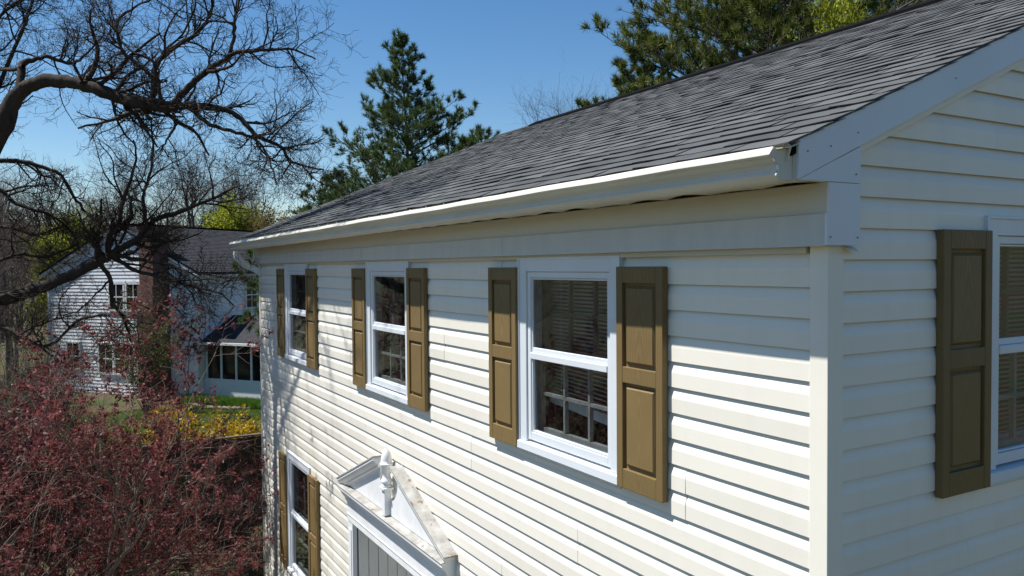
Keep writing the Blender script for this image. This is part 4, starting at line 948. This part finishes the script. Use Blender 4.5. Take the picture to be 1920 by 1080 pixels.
# ---- red-leaved tree in front of the far end of the wall
def red_tree(seed, base_, stems, hgt, spread, nleaf):
    r_ = np.random.default_rng(seed); tk = Acc(); br_ = Acc(); lf = Acc()
    an = np.linspace(0, 6.28, stems, endpoint=False) + r_.normal(0, 0.3, stems)
    S = np.stack([0.12 * np.cos(an), 0.12 * np.sin(an), np.full(stems, -0.05)], 1); Dv = np.stack([np.cos(an) * 0.55, np.sin(an) * 0.55, np.ones(stems)], 1)
    L = hgt * r_.uniform(0.75, 1.0, stems); p = walk(S, Dv, L, 14, 0.085, (0, 0, 0.0), r_); rd = taper(np.full(stems, 0.05), np.full(stems, 0.014), 14); tk.add(*tubes(p, rd, 7))
    lv = []
    pts, rad = p, rd
    for per, ln, K, wan, ang, up in ((11, spread, 10, 0.12, 1.0, 0.05), (9, spread * 0.42, 7, 0.16, 0.75, 0.12), (6, spread * 0.17, 4, 0.18, 0.7, 0.10)):
        s, d, rr_, idx, t = spawn(pts, rad, per, 0.22, 1.0, ang, r_, up); Ln = ln * r_.uniform(0.5, 1.25, len(s)); r0 = np.clip(rr_ * 0.6, 0.0028, Ln * 0.03 + 0.001)
        pts = walk(s, d, Ln, K, wan, (0, 0, 0.02), r_); rad = taper(r0, np.maximum(r0 * 0.35, 0.0016), K); br_.add(*tubes(pts, rad, 4 if K > 8 else 3)); lv.append(pts)
    q = np.concatenate([lv[2][:, 1:].reshape(-1, 3), lv[1][:, 3:].reshape(-1, 3)])
    nc = nleaf // 8; c = q[r_.integers(0, len(q), nc)]; c = np.repeat(c, 8, 0) + r_.normal(0, 0.016, (nc * 8, 3)); lf.add(*leaves(c, 0.052, r_, 0.0, 0.42))
    return tk.mesh('trunk', mBARKR, True), br_.mesh('branches', mBARKR), lf.mesh('crown', mRED)
RT = red_tree(51, None, 9, 3.75, 1.75, 60000)
def at(p, z=0): return (float(p[0]), float(p[1]), float(gz(p[0], p[1])) - 0.02 + z)
plant('red_leaved_tree', RT, at(px(70, 900, 9.4)), 0.4, 1.0, 'many-stemmed small tree with dark red spring leaves in front of the far wall end', 'tree', None, NM)
RT2 = red_tree(52, None, 7, 2.75, 1.25, 24000)
plant('red_leaved_tree', RT2, at(px(195, 900, 11.0)), 1.9, 1.0, 'smaller red-leaved tree standing by the dark fence', 'tree', None, NM)

# ---- shrubs
def shrub_meshes(seed, hgt, rad_, stems, lm, nleaf, lsize, bark, asp=0.5):
    r_ = np.random.default_rng(seed); st = Acc(); lf = Acc()
    an = r_.uniform(0, 6.28, stems); S = np.stack([0.1 * np.cos(an), 0.1 * np.sin(an), np.full(stems, -0.03)], 1) * r_.uniform(0.3, 1.6, (stems, 1)) ; S[:, 2] = -0.03
    k = r_.uniform(0.15, 1.0, stems) * rad_ / hgt; Dv = np.stack([np.cos(an) * k, np.sin(an) * k, np.ones(stems)], 1); L = hgt * r_.uniform(0.7, 1.15, stems)
    p = walk(S, Dv, L, 9, 0.10, (0, 0, -0.01), r_); rd = taper(np.full(stems, 0.012), np.full(stems, 0.004), 9); st.add(*tubes(p, rd, 4))
    s, d, rr_, idx, t = spawn(p, rd, 9, 0.2, 1.0, 0.7, r_, 0.1); pts = walk(s, d, hgt * 0.22 * r_.uniform(0.5, 1.2, len(s)), 5, 0.15, (0, 0, 0.02), r_); st.add(*tubes(pts, taper(np.full(len(s), 0.005), np.full(len(s), 0.002), 5), 3))
    q = np.concatenate([pts.reshape(-1, 3), p[:, 3:].reshape(-1, 3)]); c = q[r_.integers(0, len(q), nleaf)] + r_.normal(0, lsize * 0.8, (nleaf, 3)); c[:, 2] = np.maximum(c[:, 2], 0.02)
    lf.add(*leaves(c, lsize, r_, 0.2, asp)); return st.mesh('stems', bark), lf.mesh('foliage', lm)
SN = ('stems', 'foliage')
FO = shrub_meshes(61, 1.7, 1.0, 40, mYEL, 5200, 0.075, mBARKF, 0.6)
for k, (x_, D, s_) in enumerate(((335, 17.9, 1.10), (388, 17.4, 1.12), (440, 17.8, 1.02), (300, 18.8, 1.0))):
    plant('forsythia_bush', FO, put(x_, D), k * 1.3, s_, 'yellow flowering bush on the lawn just beyond the dark fence', 'bush', 'yellow bushes beyond the fence', SN)
DS = shrub_meshes(62, 1.5, 1.2, 50, mPURP, 9000, 0.035, mBARKR)
for k, (x_, D, s_, lb) in enumerate(((455, 13.6, 0.95, 'dark purple shrub against the fence beside the far house corner'), (405, 14.2, 0.8, 'dark purple shrub by the fence, second from the far house corner'))):
    plant('dark_shrub', DS, put(x_, D), k * 2.0, s_, lb, 'shrub', None, SN)
BR = shrub_meshes(64, 3.2, 2.0, 50, mGOLD, 1500, 0.05, mBARKF)
for k, (x_, D, s_) in enumerate(((-10, 24, 1.3), (45, 27, 1.2), (90, 30, 1.0), (-60, 22, 1.2), (20, 20, 0.9))):
    plant('thicket_bush', BR, put(x_, D), k * 1.7, s_, 'brown twiggy thicket bush beside the neighbour gable, under the heavy lower limb', 'bush', 'twiggy thicket bushes', SN)

# ================================================================== the neighbour's house
th = math.radians(52)
rh = np.array([-math.cos(th), math.sin(th), 0]); gh = np.array([-math.sin(th), -math.cos(th), 0]); nn = -gh
cor_ = px(369, 511, 37.0); NZ = -1.08
# local frame: x = along gable from the near corner to the left, y = back along the ridge, z up from base
nh = empty('neighbour_house', (float(cor_[0]), float(cor_[1]), NZ)); nh.rotation_euler = (0, 0, math.atan2(gh[1], gh[0]))
# with x along gh, +90 deg is (-gh.y, gh.x); the ridge must run the other way, so local y is negated
ys = 1.0 if np.dot(np.array([-gh[1], gh[0], 0]), rh) > 0 else -1.0
tag(nh, 'white two-storey neighbouring house with brick chimney and dark shingle roof', 'house')
mNS = mat('neighbour_siding', (0.78, 0.79, 0.80), 0.5, var=0.04, scale=1.5); mNR = shingle_mat('neighbour_shingle', (0.022, 0.022, 0.025), (0.070, 0.068, 0.072))
WG = 9.86; NL = 12.5; EZ = ZC - 0.15 - NZ; PZ = ZC + 2.10 - NZ
B_ = lambda g_, x0, x1, y0, y1, z0, z1: g_.box(x0, x1, min(y0 * ys, y1 * ys), max(y0 * ys, y1 * ys), z0, z1)
nb = Geo(); nb.prism([(0.01, 0.02 * ys, 0), (WG - 0.01, 0.02 * ys, 0), (WG - 0.01, 0.02 * ys, EZ), (WG / 2, 0.02 * ys, PZ - 0.02), (0.01, 0.02 * ys, EZ)], (0, (NL - 0.04) * ys, 0)); nb.obj('wall', mNS, nh)
# lapped clapboards, joined: too far away to pick apart one by one
cl = Geo(); hc = 0.17
for k in range(int(PZ / hc)):
    z0 = k * hc; z1 = min(z0 + hc, PZ - 0.05)
    half = WG / 2 if z0 < EZ else WG / 2 * (PZ - z0 - 0.17) / (PZ - EZ)
    if half < 0.1: continue
    cl.prism([(WG / 2 - half, 0.018 * ys, z0), (WG / 2 - half, -0.014 * ys, z0), (WG / 2 - half, 0.010 * ys, z1)], (2 * half, 0, 0))
    if z0 < EZ - 0.2: cl.prism([(0.008, 0, z0), (-0.020, 0, z0), (0.004, 0, z1)], (0, NL * ys, 0))
o = cl.obj('clapboards', mNS, nh); o['kind'] = 'stuff'
# roof slabs with rake and eave overhang
for s in (0, 1):
    x_e = -0.35 if s == 0 else WG + 0.35; ze = EZ - 0.35 * (PZ - EZ) / (WG / 2)
    r_ = Geo(); r_.prism([(x_e, -0.22 * ys, ze + 0.06), (WG / 2, -0.22 * ys, PZ + 0.06), (WG / 2, -0.22 * ys, PZ + 0.16), (x_e, -0.22 * ys, ze + 0.16)], (0, (NL + 0.44) * ys, 0)); ro_ = r_.obj('roof', mNR, nh)
    lapc = Geo(); m_ = 30
    for k in range(m_):
        a = k / m_; b2 = (k + 1) / m_; xa = x_e + (WG / 2 - x_e) * a; xb2 = x_e + (WG / 2 - x_e) * b2; za = ze + (PZ - ze) * a + 0.16; zb2 = ze + (PZ - ze) * b2 + 0.16
        lapc.prism([(xa, -0.24 * ys, za + 0.001), (xa, -0.24 * ys, za + 0.022), (xb2, -0.24 * ys, zb2 + 0.004), (xb2, -0.24 * ys, zb2 + 0.001)], (0, (NL + 0.48) * ys, 0))
    o = lapc.obj('shingle_courses', mNR, ro_); o['kind'] = 'stuff'
    rk = Geo(); rk.prism([(x_e, -0.20 * ys, ze - 0.06), (WG / 2, -0.20 * ys, PZ - 0.06), (WG / 2, -0.20 * ys, PZ + 0.055), (x_e, -0.20 * ys, ze + 0.055)], (0, 0.15 * ys, 0)); rk.obj('rake_board', mWHITE, nh)
    g_ = Geo(); B_(g_, x_e + (-0.02 if s == 0 else -0.10), x_e + (0.10 if s == 0 else 0.02), -0.2, NL + 0.2, ze - 0.04, ze + 0.055); g_.obj('gutter', mWHITE, nh)
    g_ = Geo(); B_(g_, min(x_e + 0.1, 0.0) if s == 0 else WG, 0.0 if s == 0 else WG + 0.25, -0.1, NL, ze + 0.0, ze + 0.03); g_.obj('soffit', mWHITE, nh)
rc = Geo(); B_(rc, WG / 2 - 0.12, WG / 2 + 0.12, -0.24, NL + 0.24, PZ + 0.13, PZ + 0.20); rc.obj('ridge_vent', mVENT, nh)
for x_ in (-0.03, WG - 0.10):
    g_ = Geo(); B_(g_, x_, x_ + 0.13, -0.045, 0.06, 0, EZ); g_.obj('corner_board', mWHITE, nh)
# chimney
ch = Geo(); B_(ch, 1.67, 2.62, -1.05, 0.05, 0, EZ - 0.6); B_(ch, 1.72, 2.57, -0.95, 0.05, EZ - 0.6, ZC + 2.05 - NZ); co_ = ch.obj('chimney', mBRICK, nh)
g_ = Geo(); B_(g_, 1.66, 2.63, -1.01, 0.11, ZC + 1.88 - NZ, ZC + 2.02 - NZ); g_.obj('corbel', mBRICK, co_)
g_ = Geo(); B_(g_, 1.62, 2.67, -1.05, 0.15, ZC + 2.02 - NZ, ZC + 2.10 - NZ); g_.obj('cap', mVENT, co_)
# windows
mPANE = bpy.data.materials.new('dark_pane'); mPANE.use_nodes = True; bb = mPANE.node_tree.nodes['Principled BSDF']; bb.inputs['Base Color'].default_value = (0.012, 0.014, 0.016, 1); bb.inputs['Roughness'].default_value = 0.06
def nwin(x0, x1, z0, z1, longside=False):
    f_ = Geo()
    def bx(g_, a0, a1, d0, d1, c0, c1):
        if longside: g_.box(d0, d1, min(a0 * ys, a1 * ys), max(a0 * ys, a1 * ys), c0, c1)
        else: B_(g_, a0, a1, d0, d1, c0, c1)
    for a0, a1, c0, c1 in ((x0 - 0.09, x0, z0 - 0.09, z1 + 0.09), (x1, x1 + 0.09, z0 - 0.09, z1 + 0.09), (x0, x1, z0 - 0.09, z0), (x0, x1, z1, z1 + 0.09), (x0, x1, (z0 + z1) / 2 - 0.03, (z0 + z1) / 2 + 0.03), ((x0 + x1) / 2 - 0.015, (x0 + x1) / 2 + 0.015, z0, z1)):
        bx(f_, a0, a1, -0.075, -0.01, c0, c1)
    fo = f_.obj('window', mWHITE, nh)
    p_ = Geo(); bx(p_, x0, x1, -0.045, -0.012, z0, z1); p_.obj('pane', mPANE, fo)
zr = lambda z: ZC + z - NZ
for x0 in (3.50, 4.62): nwin(x0, x0 + 0.88, zr(-1.95), zr(-0.72))
for x0 in (4.3, 5.4): nwin(x0, x0 + 0.9, zr(-5.1), zr(-3.7))
for x0 in (7.7,): nwin(x0, x0 + 0.8, zr(-5.0), zr(-3.7))
nwin(3.3, 4.05, zr(-1.95), zr(-0.70), True)
nwin(7.0, 7.75, zr(-1.95), zr(-0.70), True)
# downspout on the corner, and the sun porch built onto the long side
g_ = Geo(); g_.tube([(-0.32, 0.1 * ys, EZ - 0.2), (-0.09, 0.12 * ys, EZ - 0.5), (-0.09, 0.12 * ys, zr(-3.0)), (0.10, -0.10 * ys, zr(-3.25)), (0.35, -0.25 * ys, zr(-3.4)), (0.38, -0.25 * ys, zr(-3.55))], 0.045, 6); g_.obj('downspout', mWHITE, nh)
PWD = 3.7; q0 = 0.35; ze = zr(-3.42); zk = zr(-2.28)
g_ = Geo(); B_(g_, -PWD, -0.04, q0, q0 + 4.0, 0.0, zr(-5.15)); g_.obj('porch_wall', mNS, nh)
for i in range(5):
    x_ = -0.10 - i * 0.875
    g_ = Geo(); B_(g_, x_ - 0.10, x_, q0 + 0.005, q0 + 0.11, zr(-5.15), ze - 0.12); g_.obj('porch_post', mWHITE, nh)
    if i < 4:
        g_ = Geo(); B_(g_, x_ - 0.875, x_ - 0.10, q0 + 0.05, q0 + 0.06, zr(-5.15), ze - 0.12); g_.obj('porch_pane', mPANE, nh)
for i in range(5):
    y_ = q0 + 0.12 + i * 0.93
    g_ = Geo(); B_(g_, -PWD + 0.005, -PWD + 0.11, y_, y_ + 0.1, zr(-5.15), ze - 0.12); g_.obj('porch_post', mWHITE, nh)
g_ = Geo(); B_(g_, -PWD + 0.05, -PWD + 0.06, q0 + 0.2, q0 + 3.9, zr(-5.15), ze - 0.12); g_.obj('porch_pane', mPANE, nh)
g_ = Geo(); B_(g_, -PWD + 0.1, -0.06, q0 + 3.6, q0 + 3.9, 0.05, ze - 0.12); g_.obj('porch_back', mROOM, nh)
g_ = Geo(); B_(g_, -PWD, -0.04, q0, q0 + 4.0, ze - 0.12, ze - 0.02); g_.obj('porch_header', mWHITE, nh)
e = [(-0.036, (q0 - 0.3) * ys, ze), (-PWD - 0.3, (q0 - 0.3) * ys, ze), (-PWD - 0.3, (q0 + 4.3) * ys, ze), (-0.036, (q0 + 4.3) * ys, ze), (-0.036, (q0 + 2.0) * ys, zk), (-PWD + 1.6, (q0 + 2.0) * ys, zk)]
g_ = Geo(); g_.add(e + [(a, b2, c2 - 0.05) for a, b2, c2 in e[:4]], [(0, 1, 5, 4), (1, 2, 5), (2, 3, 4, 5), (9, 8, 7, 6), (0, 6, 7, 1), (1, 7, 8, 2), (2, 8, 9, 3)]); po = g_.obj('porch_roof', mNR, nh)
g_ = Geo(); B_(g_, -PWD - 0.32, 0.30, q0 - 0.42, q0 - 0.30, ze - 0.10, ze + 0.005); g_.obj('porch_gutter', mWHITE, nh)

# ---- climbing shrub by the chimney
IV = shrub_meshes(63, 4.2, 1.3, 46, mIVY, 9000, 0.075, mBARKF)
pc = px(275, 700, 34.0); plant('climbing_shrub', IV, at(pc), 0.7, 1.15, 'tall loose yellow-green shrub growing in front of the brick chimney', 'shrub', None, SN)

# ================================================================== fence, lawn, edging
fz = zz(-3.405)
fe = empty('board_fence', (-14.5, 0, 0)); tag(fe, 'dark stained board fence between the gardens behind the red-leaved trees', 'fence')
fcache = []
for k in range(6):
    g_ = Geo(); hh = 1.70; t_ = 0.011
    g_.box(-t_, t_, 0, 0.136, 0.02, hh - 0.004 * (k % 3)); me_ = g_.mesh('picket'); me_.materials.append(mFENCE); fcache.append(me_)
y_ = -7.0; k = 0
while y_ < 6.0:
    o = link('picket', fcache[k % 6], None, fe, (random.uniform(-0.006, 0.006), y_, fz - 1.70 - 0.02), random.uniform(-0.03, 0.03)); y_ += 0.142; k += 1
for y_ in np.arange(-7.0, 6.1, 2.4): Geo().box(-0.12, -0.03, y_ - 0.045, y_ + 0.045, fz - 1.76, fz + 0.02).obj('post', mFENCE, fe)
for z_ in (0.35, 1.45): Geo().box(-0.06, -0.012, -7.0, 6.0, fz - 1.70 + z_, fz - 1.70 + z_ + 0.07).obj('rail', mFENCE, fe)
mCAP = mat('weathered_cap', (0.105, 0.080, 0.055), 0.85, var=0.2, scale=4)
Geo().box(-0.075, 0.045, -7.0, 6.0, fz - 0.002, fz + 0.028).obj('cap_rail', mCAP, fe, bevel=0.004)

def blades(n, x0, x1, y0, y1, hmin, hmax, rng, wid):
    c = np.stack([rng.uniform(x0, x1, n), rng.uniform(y0, y1, n), np.zeros(n)], 1); c[:, 2] = gz(c[:, 0], c[:, 1]) - 0.005
    h_ = rng.uniform(hmin, hmax, n); d = norm(np.stack([rng.normal(0, 0.35, n), rng.normal(0, 0.35, n), np.ones(n)], 1)); u = perp(d, rng) * wid
    Vv = np.stack([c - u, c + u, c + d * h_[:, None]], 1).reshape(-1, 3); return Vv, np.arange(n * 3).reshape(-1, 3)
ac = Acc(); V_, T_ = blades(130000, -36, -14.9, -3, 9, 0.05, 0.11, rg, 0.009); ac.add(V_, T=T_)
o = link('lawn_grass', ac.mesh('lawn_grass', mGRASS), None); o['kind'] = 'stuff'; tag(o, 'mown green lawn between the dark fence and the neighbouring house', 'grass')
ac = Acc()
# taller green bed along the porch
for t in np.linspace(0, 1, 1): pass
n = 26000; a_ = rg.uniform(-4.4, 0.6, n); b_ = rg.uniform(-1.5, -0.35, n) + q0
P_ = np.array([cor_[0], cor_[1]])[None] + a_[:, None] * gh[None, :2] + b_[:, None] * rh[None, :2]
c = np.stack([P_[:, 0], P_[:, 1], gz(P_[:, 0], P_[:, 1]) - 0.005], 1); d = norm(np.stack([rg.normal(0, 0.5, n), rg.normal(0, 0.5, n), np.ones(n)], 1)); u = perp(d, rg) * 0.016
ac.add(np.stack([c - u, c + u, c + d * rg.uniform(0.18, 0.42, (n, 1))], 1).reshape(-1, 3), T=np.arange(n * 3).reshape(-1, 3))
o = link('flower_bed_greens', ac.mesh('flower_bed_greens', mGRASS), None); o['kind'] = 'stuff'; tag(o, 'bright green leafy bed along the foot of the sun porch', 'ground cover')
# stone edging of that bed
mSTONE = mat('edging_stone', (0.20, 0.16, 0.12), 0.9, var=0.2, scale=6, obrand=True)
ed = empty('bed_edging', (float(cor_[0]), float(cor_[1]), 0)); tag(ed, 'low curved row of brown stones edging the porch bed', 'edging')
st_m = []
for k in range(5):
    r_ = np.random.default_rng(k); me_ = Geo().lathe([(0.03, 0), (0.13, 0.01), (0.15, 0.06), (0.12, 0.12), (0.03, 0.14)], (0, 0, 0), 8).mesh('stone', True)
    for v in me_.vertices: v.co.x *= r_.uniform(0.9, 1.3); v.co.z *= r_.uniform(0.8, 1.2)
    me_.materials.append(mSTONE); st_m.append(me_)
for k in range(22):
    p2 = -4.6 * k / 21 + 0.7; q2 = q0 - 1.65 + 0.25 * math.sin(k * 0.35); v2 = gh * p2 + rh * q2; xx, yy = cor_[0] + v2[0], cor_[1] + v2[1]
    link('stone', st_m[k % 5], None, ed, (v2[0], v2[1], float(gz(xx, yy)) - 0.03), k * 0.9)
# fallen leaves on the soil by the house
n = 9000; c = np.stack([rg.uniform(-14.3, -5.5, n), rg.uniform(-6, 1.2, n), np.zeros(n)], 1); c[:, 2] = gz(c[:, 0], c[:, 1]) + 0.012
k = (c[:, 1] < -0.15) | (c[:, 0] < LX - 0.5); c = c[k]
mLIT = leafmat('leaf_litter', (0.16, 0.10, 0.055), (0.08, 0.05, 0.03), 0.1)
ac = Acc(); V_, Q_ = leaves(c, 0.06, rg, 0.0, 0.6); V_[:, 2] = np.maximum(V_[:, 2] * 0.3 + 0.7 * np.repeat(c[:, 2], 4), np.repeat(c[:, 2], 4) - 0.008); ac.add(V_, Q_)
o = link('leaf_litter', ac.mesh('leaf_litter', mLIT), None); o['kind'] = 'stuff'; tag(o, 'brown fallen leaves scattered on the soil under the red-leaved trees', 'leaf litter')

# concrete walk added out of view to bounce sunlight into the door recess
mCONC = mat('pale_concrete', (0.36, 0.345, 0.315), 0.9, var=0.12, scale=3, bump=0.2, bscale=60)
o = Geo().box(PC - 1.2, PC + 1.2, -9.0, -0.06, -0.05, 0.035).obj('bounce_walk', mCONC); o['kind'] = 'structure'
